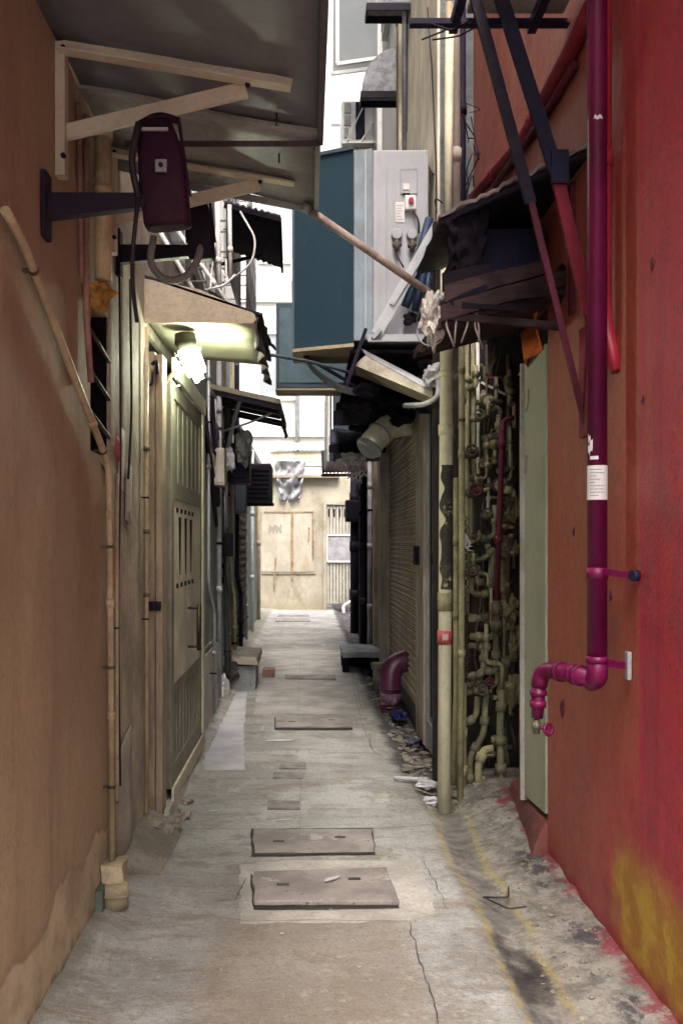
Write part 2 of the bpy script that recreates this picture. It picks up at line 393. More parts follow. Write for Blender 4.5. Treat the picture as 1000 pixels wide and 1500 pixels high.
BEIGE = wm('beige_facade_render', (.74,.67,.53), (.48,.40,.29), .6, .22, 2.2, (1,1,.25), .8, bump=.4, streak=.45, streak_c=(.42,.35,.25))
CEMENT = wm('pale_cement', (.44,.43,.42), (.27,.26,.25), .5, .16, 6, (1,1,1), .85, bump=.6, bs=90, spots=(.25,.24,.22), spot_t=.68, spot_s=25)
CEMENTB = wm('bluish_new_cement', (.44,.44,.455), (.31,.30,.29), .6, .12, 6, (1,1,1), .85, bump=.5, bs=90)
CEMENTW = wm('worn_warm_cement', (.385,.37,.335), (.25,.21,.16), .6, .2, 5, (1,1,1), .85, bump=.6, bs=90, spots=(.18,.15,.12), spot_t=.67, spot_s=20)
CRACK = wm('crack_dirt', (.05,.045,.04), bump=.1)
STONE = wm('broken_stone', (.24,.215,.175), (.09,.08,.07), .6, .3, 9, bump=.7)
GREYBLOCK = wm('grey_concrete_block', (.24,.25,.26), (.12,.12,.13), .6, .25, 8, bump=.6)
AWN = wm('grey_awning_enamel', (.165,.172,.19), (.075,.062,.085), .6, .12, 1.3, (1,1,1), .62, .1, .10, 30, spec=.4, streak=.0)
AWNLIP = wm('awning_lip_brown', (.07,.05,.055), (.03,.02,.03), bump=.2)
CREAMP = wm('cream_paint', (.53,.48,.37), (.30,.24,.17), .4, .1, 8, bump=.25, spots=(.06,.04,.045), spot_t=.67, spot_s=30)
CREAMPIPE = wm('cream_pipe_paint', (.42,.34,.21), (.22,.15,.09), .6, .2, 7, (1,1,.5), .5, bump=.2, spots=(.12,.08,.06), spot_t=.66, spot_s=24)
PALEPOLE = wm('pale_pole_paint', (.62,.59,.43), (.34,.29,.18), .5, .15, 6, (1,1,.4), .55, bump=.2, spots=(.12,.09,.06), spot_t=.68, spot_s=20)
TAPEDARK = wm('black_sleeve', (.03,.03,.026), (.12,.11,.075), .7, .3, 12, bump=.4, spots=(.36,.33,.22), spot_t=.58, spot_s=12)
PURPLE = wm('aubergine_enamel', (.022,.004,.017), (.045,.02,.03), .5, .3, 8, rough=.7, spec=.2, bump=.15)
NAVY = wm('shadow_tinted_navy_paint', (.013,.010,.022), (.028,.016,.018), .5, .3, 8, rough=.6, spec=.15, bump=.25, spots=(.12,.06,.04), spot_t=.69, spot_s=24)  # purple cast of the shadows is mixed into this base colour
NAVYBLUE = wm('blue_black_steel', (.009,.009,.030), (.035,.018,.022), .5, .3, 8, rough=.6, spec=.15, bump=.25, spots=(.14,.07,.05), spot_t=.68, spot_s=26)
BLACK = wm('black_and_shade', (.010,.008,.013), (.02,.017,.018), .5, .3, 6, rough=.9, bump=.4, spec=.06)  # plain black, also painted in for shade in openings and gaps
RUBBER = wm('black_rubber', (.02,.018,.022), (.06,.05,.05), .4, .3, 9, rough=.5, bump=.1)
GREYRUB = wm('grey_cable_sleeve', (.30,.30,.31), (.15,.14,.14), .4, .2, 9, rough=.55, bump=.1)
POSTWOOD = wm('weathered_post_timber', (.31,.25,.17), (.13,.095,.065), .7, .25, 5, (1,1,.10), .65, bump=.45, bs=60, streak=.6, streak_c=(.13,.105,.07))
DOORGREEN = wm('olive_door_paint', (.195,.182,.14), (.09,.085,.06), .5, .2, 5, (1,1,.3), .55, bump=.2, streak=.4, streak_c=(.11,.105,.075))
DOORPALE = wm('pale_door_panel', (.64,.585,.46), (.24,.20,.14), .6, .2, 5, (1,1,.3), .5, bump=.2, streak=.4)
DOORLIGHT = wm('pale_green_frame_paint', (.55,.55,.40), (.18,.17,.11), .5, .15, 6, (1,1,.4), .5, bump=.2)
TIN = wm('lightened_tin_sheet', (.28,.285,.275), (.16,.145,.125), .6, .2, 3.5, (1,1,1), .6, .1, .2, 25)  # second awning sheet; light from beyond is lifted into its base colour
TINBROWN = wm('stained_tin_sheet', (.30,.25,.185), (.15,.115,.085), .6, .2, 3.5, (1,1,1), .5, .1, .25, 25)
UNDERLIT = wm('cream_soffit_paint', (.48,.47,.34), (.25,.24,.15), .5, .15, 5, (1,1,1), .55, bump=.2)
TARP = wm('torn_tar_felt', (.035,.027,.028), (.12,.09,.06), .5, .3, 8, bump=.6)
GALV = wm('galvanised_steel', (.30,.31,.325), (.20,.19,.18), .5, .15, 6, rough=.45, metal=.4, bump=.15)
WHITEMET = wm('white_metal_paint', (.62,.61,.58), (.36,.33,.28), .5, .12, 6, rough=.5, bump=.15)
ACGREY = wm('ac_cabinet_enamel', (.345,.355,.38), (.27,.26,.25), .5, .08, 3, (1,1,.3), .45, bump=.12, spots=(.24,.17,.11), spot_t=.70, spot_s=11, streak=.35, streak_c=(.29,.27,.24))
ACBLUE = wm('faded_blue_flange', (.24,.29,.33), (.15,.15,.15), .5, .12, 5, (1,1,.3), .5, bump=.15)
ACTEAL2 = wm('dull_blue_cabinet', (.055,.075,.095), (.05,.06,.07), .5, .15, 4, (1,1,.4), .5, bump=.15)
ACTOP = wm('cabinet_underside_beige', (.36,.30,.21), (.16,.12,.09), .6, .2, 8, bump=.2)
WOODDARK = wm('dark_rotten_planks', (.036,.020,.021), (.010,.006,.010), .75, .45, 8, (.12,1,1), .75, bump=.6, spots=(.11,.07,.055), spot_t=.66, spot_s=14, spec=.12)
FELT = wm('grey_roof_felt_edge', (.27,.22,.22), (.10,.07,.08), .6, .3, 12, bump=.5)
REDPIPE = wm('magenta_pipe_gloss', (.125,.003,.046), (.075,.003,.035), .5, .25, 5, (1,1,.4), .42, bump=.15, spec=.35, spots=(.06,.01,.03), spot_t=.67, spot_s=22)
REDPIPE2 = wm('crimson_pipe_gloss', (.33,.018,.035), (.2,.008,.03), .5, .2, 4, (1,1,.3), .35, bump=.1, spec=.5)
REDIRON = wm('red_painted_iron', (.22,.016,.034), (.14,.01,.03), .6, .25, 7, bump=.3, spots=(.05,.01,.03), spot_t=.66, spot_s=18)
DARKRED = wm('dark_maroon_iron', (.10,.012,.03), (.04,.008,.02), .6, .25, 7, bump=.3)
MAROON = wm('maroon_drain_pipe', (.075,.012,.045), (.04,.01,.03), .5, .2, 5, rough=.4, bump=.15, spots=(.42,.36,.38), spot_t=.68, spot_s=13, spec=.5)
PAPER = wm('weathered_paper', (.60,.58,.58), (.5,.46,.46), .4, .08, 12, bump=.1)
PRINT = wm('faded_print', (.28,.26,.30), bump=.05)
STICKRED = wm('faded_red_sticker', (.40,.05,.06), (.5,.35,.3), .5, .2, 25, bump=.1)
GREENPANEL = wm('sage_green_board', (.31,.325,.25), (.22,.22,.16), .4, .12, 2.5, (1,1,.4), .55, bump=.15, spots=(.36,.33,.2), spot_t=.72, spot_s=9)
NICHE = wm('shade_dark_niche_wall', (.026,.022,.019), (.008,.007,.008), .7, .4, 6, (1,1,.5), .85, bump=.7, spots=(.16,.14,.08), spot_t=.66, spot_s=7)  # shade of the recess is put into this dark base colour
OLDPIPE = wm('grimy_olive_pipe', (.185,.175,.105), (.06,.055,.034), .7, .3, 9, bump=.45, rough=.6, spots=(.05,.04,.03), spot_t=.62, spot_s=30)
OLDPIPE2 = wm('grimy_yellow_pipe', (.31,.285,.165), (.12,.105,.06), .6, .25, 9, bump=.4, rough=.6, spots=(.05,.04,.03), spot_t=.64, spot_s=26)
DARKPIPE = wm('rusted_dark_pipe', (.06,.048,.038), (.14,.10,.06), .5, .35, 12, bump=.5, rough=.6)
VALVE = wm('tarnished_brass', (.15,.13,.085), (.09,.07,.05), .6, .3, 14, rough=.5, metal=.3, bump=.35)
TEALDOOR = wm('teal_painted_door', (.11,.185,.205), (.035,.05,.055), .6, .2, 5, (1,1,.2), .5, bump=.2, streak=.5, streak_c=(.04,.055,.06))
GREYPOST = wm('grey_timber_post', (.34,.305,.26), (.11,.09,.08), .6, .2, 5, (1,1,.12), .7, bump=.4, streak=.5)
DUCT = wm('silver_duct_foil', (.72,.68,.58), (.38,.31,.22), .5, .15, 6, rough=.35, metal=.25, bump=.2)
LINEN = wm('white_plastic_bag', (.44,.43,.45), (.5,.5,.53), .4, .1, 14, rough=.45, bump=.4)
BLUEBAG = wm('blue_plastic_bag', (.02,.026,.10), (.02,.02,.07), .5, .3, 14, rough=.35, bump=.4)
RAG = wm('ochre_rag', (.42,.23,.05), (.2,.1,.04), .5, .25, 12, bump=.5)
ORCLOTH = wm('orange_tarpaulin', (.55,.12,.02), (.3,.05,.02), .5, .2, 8, bump=.4)
BRICK = wm('old_red_brick', (.26,.14,.11), (.14,.09,.08), .5, .25, 12, bump=.6)
SLATE = wm('speckled_awning_cloth', (.27,.28,.30), (.14,.14,.16), .6, .25, 30, rough=.9, bump=.4)
WINFRAME = wm('white_window_aluminium', (.62,.62,.60), (.4,.38,.34), .4, .08, 6, rough=.45, bump=.05)
def mat_glass():
    g = G('dusty_window_glass'); c = g.mix(g.noise(3, 5), (.16,.18,.19), (.26,.27,.28)); return g.fin(c, .18, 0, .6)
GLASS = mat_glass()
RUST = wm('rust_run', (.235,.165,.095), (.14,.085,.045), .6, .3, 12, bump=.2)
GREENTIN = wm('pale_mint_tin', (.50,.60,.52), (.36,.38,.32), .4, .1, 5, rough=.5, bump=.1)
LATTICE = wm('brown_lattice_steel', (.10,.075,.06), (.04,.03,.03), .6, .3, 9, bump=.3)
SHUTTEAL = wm('dusty_teal_boards', (.13,.17,.165), (.06,.07,.07), .6, .25, 5, (1,1,.2), .65, bump=.3, streak=.4)
HANDLE = wm('dark_door_handle', (.05,.04,.03), (.1,.08,.05), .4, .2, 20, rough=.4, metal=.5, bump=.1)
KNOBRED = wm('red_switch_knob', (.40,.01,.09), bump=.05, rough=.4)
LEAF = wm('litter_scraps', (.22,.195,.16), (.2,.16,.12), .6, .3, 30, bump=.2)
WIREW = wm('white_flex', (.55,.54,.52), (.3,.28,.25), .4, .1, 9, bump=.05)
# ------------------------------------------------------------------ setting
def hgt(x, y):
    h = 0.0
    n = mnoise.noise(Vector((x*7, y*7, 0)))*.5 + mnoise.noise(Vector((x*19, y*19, 3)))*.3
    if y < 4.9:
        if x > .54:
            h += .014*mnoise.noise(Vector((x*11, y*9, 5)))*min(1,(x-.54)*8)
            t = min(1, (x-.54)/.10); h -= .030*math.sin(min(1, t)*math.pi/2)
            if x > .66: h += min(1, (x-.66)/.25)*(.045+.05*max(0, min(1, (y-3.2)/1.4)))
            h += n*.022*min(1, (x-.54)*6)
    else:
        if x > .52:
            t = min(1, (x-.52)/.08); h -= .05*t; h += n*.045*t
    if x < -.56:
        h += min(1, (-.56-x)/.14)*.035*(1+n)
    h += mnoise.noise(Vector((x*1.3, y*1.3, 9)))*.002
    return h
def build_ground():
    m = MB(); m.box(-150, 150, -150, 150, -.6, -.25)
    m.build('ground', CEMENT, None, kind='structure')
    bm = bmesh.new(); nx, ny = 84, 500
    xs = [-1.4+2.9*i/nx for i in range(nx+1)]
    ys = [-5+8*i/60 for i in range(60)]+[3+9*i/260 for i in range(260)]+[12+10*i/80 for i in range(81)]
    ys = [-5+6.8*i/40 for i in range(40)]+[1.8+5.2*i/190 for i in range(190)]+[7+16*i/170 for i in range(171)]
    rows = [[bm.verts.new((x, y, hgt(x, y))) for x in xs] for y in ys]
    for a, b in zip(rows, rows[1:]):
        for i in range(nx):
            f = bm.faces.new((a[i], a[i+1], b[i+1], b[i])); f.smooth = True
    me = bpy.data.meshes.new('path'); bm.to_mesh(me); bm.free(); me.materials.append(PATH)
    o = bpy.data.objects.new('path', me); COL.objects.link(o); o['kind'] = 'structure'
build_ground()

def jag(pts, step=.03, amt=.012, seed=0):
    out = []
    for i in range(len(pts)):
        a, b = pts[i], pts[(i+1) % len(pts)]; n = max(1, int((b-a).length/step))
        for k in range(n):
            p = a.lerp(b, k/n); q = p+mnoise.noise_vector(Vector((p.x*14, p.y*14, seed)))*amt; q.z = p.z
            out.append(q)
    return out
def slab(name, px, mat, z=.004, seed=0, amt=.012, t=.02):
    pts = jag([PG(*p) for p in px], .03, amt, seed)
    m = MB(); top = [m.bm.verts.new((p.x, p.y, z)) for p in pts]; low = [m.bm.verts.new((p.x, p.y, z-t)) for p in pts]
    m.bm.faces.new(top); n = len(top)
    for i in range(n): m.bm.faces.new((top[i], low[i], low[(i+1) % n], top[(i+1) % n]))
    return m.build(name, mat, None, kind='structure')
slab('pavement', [(283,1087),(296,1040),(318,1018),(362,1012),(358,1060),(358,1128),(300,1128)], CEMENTB, .0045, 1, .010)
slab('pavement', [(352,1268),(420,1262),(612,1262),(640,1340),(600,1350),(352,1352)], CEMENTW, .0042, 2, .014)
#slab('pavement', [(170,1330),(250,1292),(318,1320),(308,1368),(318,1420),(292,1470),(286,1560),(40,1560),(75,1494),(150,1345)], CEMENT, .0040, 3, .020)
#slab('pavement', [(612,1275),(650,1262),(690,1330),(715,1400),(770,1500),(800,1560),(660,1560),(640,1490),(600,1356),(642,1345)], CEMENT, .0040, 4, .018)
slab('pavement', [(384,952),(500,952),(520,1000),(535,1046),(372,1046),(378,1000)], CEMENTW, .0040, 5, .012)
def crack(px, w, seed):
    pts = [PG(*p) for p in px]; fine = []
    for a, b in zip(pts, pts[1:]):
        n = max(2, int((b-a).length/.02))
        for k in range(n): fine.append(a.lerp(b, k/n)+mnoise.noise_vector(Vector((a.lerp(b, k/n).x*25, a.lerp(b, k/n).y*25, seed)))*.008)
    fine.append(pts[-1]); m = MB()
    L, Rr = [], []
    for i, p in enumerate(fine):
        d = (fine[min(i+1, len(fine)-1)]-fine[max(i-1, 0)]); d.z = 0; d.normalize(); s = Vector((-d.y, d.x, 0))
        ww = w*.6*(.5+abs(mnoise.noise(Vector((i*.4, seed, 0))))*1.4)
        L.append(m.bm.verts.new((p.x+s.x*ww, p.y+s.y*ww, .0062))); Rr.append(m.bm.verts.new((p.x-s.x*ww, p.y-s.y*ww, .0062)))
    for i in range(len(fine)-1): m.bm.faces.new((L[i], Rr[i], Rr[i+1], L[i+1]))
    m.build('pavement_crack', CRACK, None, kind='structure')
for i, (px, w) in enumerate([
    ([(276,1216),(330,1216),(366,1217)], .003), ([(548,1216),(600,1213),(640,1210)], .0025),
    ([(360,1290),(345,1320),(310,1322)], .004), ([(312,1346),(360,1351),(470,1350),(600,1352)], .0022),
    ([(600,1354),(612,1400),(634,1465),(645,1510)], .003), ([(440,1218),(440,1130)], .0012),
    ([(620,1262),(640,1300),(655,1335)], .0022), ([(560,1100),(590,1130),(628,1190)], .0025),
    ([(540,1076),(545,1100),(560,1110)], .0025), ([(378,1000),(372,1046)], .0012), ([(440,955),(437,1050)], .0014),
    ([(520,1000),(530,1040)], .004), ([(512,950),(518,1010),(530,1060),(545,1100)], .003), ([(322,1234),(350,1231)], .003)]):
    crack(px, w, i)

# manhole covers and small access plates
def cover(px, z0, z1, mat, name, label, cat, group, tilt=0, bev=.004):
    pts = [PG(*p) for p in px]; pts = jag([Vector((p.x, p.y, z1)) for p in pts], .03, .008, 3)
    m = MB(); top = [m.bm.verts.new((p.x, p.y, z1+tilt*(p.y-pts[0].y))) for p in pts]; low = [m.bm.verts.new((p.x, p.y, z0)) for p in pts]
    m.bm.faces.new(top); m.bm.faces.new(low[::-1]); n = len(top)
    for i in range(n): m.bm.faces.new((top[i], low[i], low[(i+1) % n], top[(i+1) % n]))
    return m.build(name, mat, None, label, cat, group, bev=bev)
grp = 'manhole covers along the alley'
def pit(px, mat=CRACK):
    pts = jag([PG(*p) for p in px], .02, .006, 5); m = MB(); m.face([(p.x, p.y, .0068) for p in pts]); m.build('pavement_joint', mat, None, kind='structure')
pit([(367,1282),(375,1290),(380,1328),(583,1329),(585,1333),(370,1336)]); pit([(367,1216),(546,1215),(550,1253),(368,1256)]); pit([(402,1052),(408,1052),(408,1067),(516,1067),(517,1070),(402,1070)])
cover([(370,1286),(566,1280),(585,1331),(373,1330)], .008, .026, COVER, 'manhole_cover', 'large raised slab cover with white splash and dark gap at its front edge', 'manhole cover', grp)
cover([(371,1218),(544,1218),(548,1251),(373,1253)], .0075, .0105, COVER, 'manhole_cover', 'flush rectangular cover just beyond the raised slab with white splash', 'manhole cover', grp)
cover([(403,1053),(514,1053),(516,1068),(404,1068)], .0075, .018, COVER, 'manhole_cover', 'mid alley dark edged cover level with the maroon drain elbow', 'manhole cover', grp)
cover([(417,991),(490,991),(492,997),(417,996)], .004, .018, COVER, 'manhole_cover', 'thin dark edged cover beside the grey steps block', 'manhole cover', grp)
cover([(408,900),(452,900),(453,903),(407,903)], .004, .014, COVER, 'manhole_cover', 'farthest thin cover close to the back wall', 'manhole cover', grp)
cover([(404,907),(453,907),(454,911),(403,911)], .004, .014, COVER, 'manhole_cover', 'thin cover just before the farthest one by the back wall', 'manhole cover', grp)
random.seed(41)
for o in [o for o in COL.objects if o.name.startswith('manhole_cover')][:3]:
    xs = [v.co.x for v in o.data.vertices]; ys = [v.co.y for v in o.data.vertices]; zt = max(v.co.z for v in o.data.vertices)
    for fx, fy in ((.22,.45),(.72,.62)):
        x = min(xs)+(max(xs)-min(xs))*fx; y = min(ys)+(max(ys)-min(ys))*fy
        MB().box(ORG[o].x+x-.022, ORG[o].x+x+.022, ORG[o].y+y-.012, ORG[o].y+y+.012, ORG[o].z+zt-.004, ORG[o].z+zt+.0012).build('lifting_slot', CRACK, o)
grp = 'small access plates in the paving'
for px, lab in (([(411,1118),(447,1118),(448,1127),(409,1127)], 'small metal access plate, farthest of the three in the paving'),
                ([(401,1133),(443,1133),(444,1141),(400,1141)], 'small metal access plate, middle one of the three in the paving'),
                ([(393,1175),(439,1175),(440,1187),(391,1187)], 'small metal access plate, closest to the flush rectangular cover')):
    cover(px, .001, .0075, wm('worn_access_plate', (.20,.185,.175), (.11,.095,.09), .6, .25, 20, bump=.5), 'access_plate', lab, 'access plate', grp, bev=.001)

# ------------------------------------------------------------------ buildings
def building(name, label, loc):
    return thing(name, label, 'building', loc)
# near building of the ochre plaster
b = building('plastered_building', 'ochre plastered building with a bare cement strip along its foot', (-2.8, 2, 0))
MB().box(-5, -.68, -.6, 3.0, 0, 9).box(-5, -.68, 3.0, 3.26, 0, 1.50).box(-5, -.68, 3.0, 3.26, 1.98, 9).box(-5, -.80, 3.0, 3.26, 1.5, 1.98).build('wall', ORANGE, b)
m = MB()
v = MB().box(-.80,-.785,3.0,3.252,1.5,1.98).box(-.784,-.683,3.252,3.259,1.502,1.978).build('vent_opening', BLACK, b)  # black plates paint in the shade inside the vent recess
for k in range(4):
    m.tube([(-.70, 3.01, 1.52+k*.13), (-.675, 3.26, 1.44+k*.13)], .007, 8)
m.build('vent_bars', DARKPIPE, b)
# grey building with the gate
b = building('grey_building', 'grimy grey plastered building holding the metal gate and lit canopy', (-2.8, 7, 0))
MB().box(-5, -.68, 3.268, 4.02, 0, 9).build('pilaster', PILASTER, b)
MB().box(-5, -.74, 4.022, 5.60, 0, 2.16).build('gate_recess', BLACK, b)
MB().box(-5, -.72, 4.022, 5.60, 2.163, 9).build('upper_wall', PILASTER, b)
MB().box(-5, -.665, 5.603, 7.0, 0, 2.3).build('side_wall', GREYGREEN, b)
MB().box(-5, -.72, 7.003, 10.6, 0, 2.5).build('far_wall', SHUTTEAL, b)
MB().box(-5, -.75, 5.603, 10.6, 2.503, 9).build('upper_wall', GREYGREEN, b)
m = MB()
m.gridsheet((-.679,3.30,.02), (-.679,3.66,.02), (-.679,3.64,.52), (-.679,3.38,.46), 6, 6, lambda u, v: .006+.004*mnoise.noise(Vector((u*4, v*4, 1))), .004)
m.build('loose_render', CEMENTW, b)
for k, (y0, y1, z0, z1, mt) in enumerate([(3.42,3.52,1.42,1.62,PAPER),(3.33,3.40,1.05,1.16,RAG),(3.55,3.66,1.30,1.50,CEMENTW),(3.36,3.44,1.52,1.58,STICKRED)]):
    MB().gridsheet((-.679,y0,z0), (-.679,y1,z0-.02), (-.679,y1-.02,z1), (-.679,y0+.01,z1+.015), 4, 4, lambda u, v: .004+.006*u*v, .002).build('paper_scrap', mt, b)
m = MB().box(-.662, -.652, 5.64, 7.0, .02, .50); m.rough(3, .004, 8); m.build('plinth', CEMENTW, b)
MB().box(-.664, -.655, 5.62, 6.98, .52, .545).build('dado_ledge', GREYGREEN, b)
# window cages and shutters up on that facade
for k, (y0, y1, z0, z1) in enumerate([(4.6,5.6,2.75,3.9),(6.2,7.4,3.0,4.2),(8.2,9.6,3.2,4.4)]):
    w = MB().box(-.76, -.715, y0, y1, z0, z1).build('window', WINFRAME, b)
    MB().box(-.714, -.710, y0+.05, y1-.05, z0+.05, z1-.05).build('pane', GLASS, w)
    m = MB()
    for j in range(9):
        y = y0+(y1-y0)*j/8; m.tube([(-.52, y, z0), (-.52, y, z1)], .008, 6)
    for j in range(6):
        z = z0+(z1-z0)*j/5; m.tube([(-.72, y0, z), (-.52, y0, z), (-.52, y1, z), (-.72, y1, z)], .007, 6)
    m.build('window_cage', GALV, w)
# low block further on
b = building('low_block', 'dark low block beyond the grey building with folding lattice gate', (-2.8, 13, 0))
MB().box(-5, -.80, 10.605, 15.6, 0, 2.45).build('wall', SHUTTEAL, b)
MB().box(-5, -.74, 10.61, 15.5, 2.453, 2.55).build('roof_slab', GREYBLOCK, b)
# back wall and far building
t = thing('end_wall', 'pale stained wall closing the far end of the alley', 'wall', (0, 18, 0))
m = MB().box(-3.5, .36, 18, 18.25, 0, 2.48).box(.36, .85, 18, 18.25, 2.02, 2.48).box(.85, 3.5, 18, 18.25, 0, 2.48); m.build('wall', BACKW, t)
m = MB().box(-3.5, .60, 17.86, 18.3, 2.483, 2.53); m.build('coping', TINBROWN, t)
# boarded window with rust runs
w = MB().box(-.87, .16, 17.975, 17.998, .68, 1.88); w = w.build('boarded_window', BACKW, t)
MB().box(-.85, -.30, 17.962, 17.974, .72, 1.83).box(-.27, .12, 17.962, 17.974, .72, 1.83).build('shutter_leaf', wm('stained_shutter_boards', (.35,.325,.265), (.22,.175,.105), .6, .12, 3, (1,1,.3), .7, streak=.5, streak_c=(.34,.26,.15)), w)
m = MB().box(-.312, -.262, 17.952, 17.961, .70, 1.86).box(-.82, .12, 17.950, 17.9605, 1.83, 1.852).box(.085, .12, 17.952, 17.961, 1.0, 1.8); m.rough(4, .010, 9); m.build('rusted_edge', RUST, w)
m = MB()
for x, z0, z1 in ((-.60,.72,.98),(-.28,.55,.72),(.11,.90,1.3),(.03,1.25,1.55),(-.62,.35,.7)):
    m.gridsheet((x-.02,17.9595,z0), (x+.012,17.9595,z0+.05), (x+.02,17.9595,z1), (x-.012,17.9595,z1), 3, 6, lambda u, v: .002*math.sin(v*9))
m.build('rust_run', RUST, w)
m = MB()
for k in range(7): # faint painted marks
    x = -.72+.035*k; m.box(x, x+.022, 17.957, 17.9605, 1.44+.03*(k % 2), 1.60-.02*(k % 3))
m.build('painted_mark', wm('faded_grey_mark', (.17,.165,.15)), w)
t = thing('ribbed_gate', 'pale ribbed metal gate with white framed panel in the end wall', 'gate', (.60, 18, 0))
m = MB()
for k in range(8):
    x = .37+k*.060; m.box(x, x+.038, 17.985, 18.02, .12, 1.95)
MB().box(.365, .848, 18.021, 18.04, .10, 1.98).build('gate_backing', GREYPOST, t); m.build('ribbed_leaf', wm('gate_grey_green', (.36,.35,.30), (.24,.22,.17), .5, .1, 5), t)
MB().box(.38, .84, 17.972, 17.984, .92, 1.40).build('panel', GREYRUB, t)
m = MB().bar((.37,17.965,.91), (.85,17.965,.91), .02, .03).bar((.37,17.965,1.41), (.85,17.965,1.41), .02, .03).bar((.375,17.965,.91), (.375,17.965,1.41), .03, .02, (1,0,0)).bar((.845,17.965,.91), (.845,17.965,1.41), .03, .02, (1,0,0)); m.build('panel_frame', WINFRAME, t)
m = MB()
for k in range(4): m.box(.39+k*.10, .42+k*.10, 17.978, 17.9845, 1.75, 1.90)
m.build('slot', BLACK, t)
MB().box(.30, .36, 17.95, 18.0, 0, 2.06).box(.36, .86, 17.95, 18.0, 1.99, 2.06).build('gate_frame', BACKW, t)
t = thing('tall_pale_building', 'tall sunlit pale building rising behind the end wall', 'building', (0, 24, 0))
MB().box(-9, 9, 21, 27, 0, 17).build('wall', FARW, t)
for x, z in ((-1.0, 4.4),(-1.0, 7.4),(-1.0, 10.4),(.55, 9.0),(.55, 12.2)):
    f = MB()
    for a, bb, c, d in ((x-.08,x-.03,z,z+1.5),(x+.72,x+.77,z,z+1.5),(x-.03,x+.72,z,z+.05),(x-.03,x+.72,z+1.45,z+1.5),(x+.32,x+.37,z+.05,z+1.45)):
        f.box(a, bb, 20.93, 21.0, c, d)
    f = f.build('window', WINFRAME, t); MB().box(x-.03, x+.72, 20.975, 20.99, z+.05, z+1.45).build('pane', GLASS, f)
for x, z in ((-.35, 6.9), (-1.25, 9.6), (.2, 8.0)):
    a_ = MB().box(x,x+.62,20.55,20.99,z,z+.48).build('air_conditioner', WHITEMET, t)
    MB().box(x+.05,x+.40,20.535,20.549,z+.06,z+.42).build('fan_grille', GREYRUB, a_); MB().box(x+.02,x+.60,20.56,20.99,z-.07,z-.003).build('ac_bracket', GREYRUB, a_)
MB().tube([(-.22,20.93,16),(-.22,20.93,2.6)], .05, 10).build('downpipe', GREYRUB, t)
m = MB().box(-9, 9, 20.92, 20.998, 6.55, 6.68).box(-9, 9, 20.92, 20.998, 3.6, 3.7); m.build('string_course', FARW, t)
# mint tin lean-to on top of the end wall
t = thing('mint_lean_to', 'pale mint tin lean-to roof on top of the end wall', 'roof', (-.1, 18.4, 2.53))
m = MB().gridsheet((-.72,18.1,3.02), (.95,18.1,3.02), (.95,20.9,3.45), (-.72,20.9,3.45), 40, 2, lambda u, v: .015*math.sin(u*120), .01); m.build('roof_sheet', GREENTIN, t)
MB().box(-.70, .95, 18.12, 18.16, 2.72, 2.86).build('fascia', GREENTIN, t); MB().box(-.35, .95, 18.14, 18.2, 2.50, 2.70).build('front_board', WHITEMET, t)
MB().box(-.70, .95, 18.16, 18.2, 2.88, 2.99).build('front_board', wm('cream_board', (.62,.56,.40)), t)
m = MB()
for k in range(9): m.box(.02+.04*k, .048+.04*k, 18.11, 18.119, 2.80, 2.83)
m.build('sign_mark', PRINT, t)
m = MB(); m.gridsheet((-.62,17.90,2.80), (-.02,17.90,2.80), (-.14,17.93,2.08), (-.52,17.93,2.05), 26, 26, lambda u, v: .16*mnoise.noise(Vector((u*4+v*2, v*3, 2)))+.07*mnoise.noise(Vector((u*11, v*9+u*6, 5))), .004); m.build('plastic_sheet', CLEAR, None, 'crumpled clear plastic sheet draped over the end wall', 'plastic sheet')

# right hand buildings
b = building('red_building', 'crimson painted building with a yellow patch low on the wall', (3, 2, 0))
MB().box(.92, 5, -.6, 3.66, -.2, 9).box(.92, 5, 3.66, 5.30, 2.35, 9).build('wall', RED, b)
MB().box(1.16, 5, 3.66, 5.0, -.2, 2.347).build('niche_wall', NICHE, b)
b = building('beige_building', 'tall beige rendered building with shutters and doors at alley level', (3, 9, 0))
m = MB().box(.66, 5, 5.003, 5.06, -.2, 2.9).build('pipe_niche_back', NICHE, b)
MB().box(.76, 5, 5.063, 14.4, -.2, 2.5).build('ground_floor_wall', GREYPOST, b)
MB().box(.72, 5, 5.303, 7.45, 2.503, 9.5).build('upper_wall', BEIGE, b)
MB().box(.74, 5, 7.453, 10.5, 2.503, 9.5).box(.745, 5, 10.5, 14.3, 2.503, 6.4).build('upper_wall', FARW, b)
MB().box(.72, 5, 5.063, 5.299, 2.503, 2.9).build('upper_wall', BEIGE, b)
MB().box(.735, .918, 5.285, 5.301, 2.903, 9.4).build('pipe_chase', wm('blue_grey_chase', (.15,.165,.165), (.07,.07,.07), .6, .3, 4, bump=.4), b)
m = MB().box(.70, .718, 7.30, 7.42, 2.6, 9.4).box(.68, .718, 7.10, 7.16, 2.6, 9.4); m.build('downpipe_casing', BEIGE, b)
MB().box(.705, .719, 6.9, 7.02, 4.2, 9.4).build('window_strip', NAVYBLUE, b)
for k, (y0, y1, z0, z1) in enumerate([(6.55,6.85,5.2,7.6),(7.9,8.9,5.9,7.4),(9.4,10.3,5.0,6.6),(11.0,12.3,4.2,5.8)]):
    w = MB().box(.69, .735, y0, y1, z0, z1).build('window', WINFRAME, b)
    MB().box(.682, .6895, y0+.05, y1-.05, z0+.06, z1-.06).build('pane', GLASS, w)
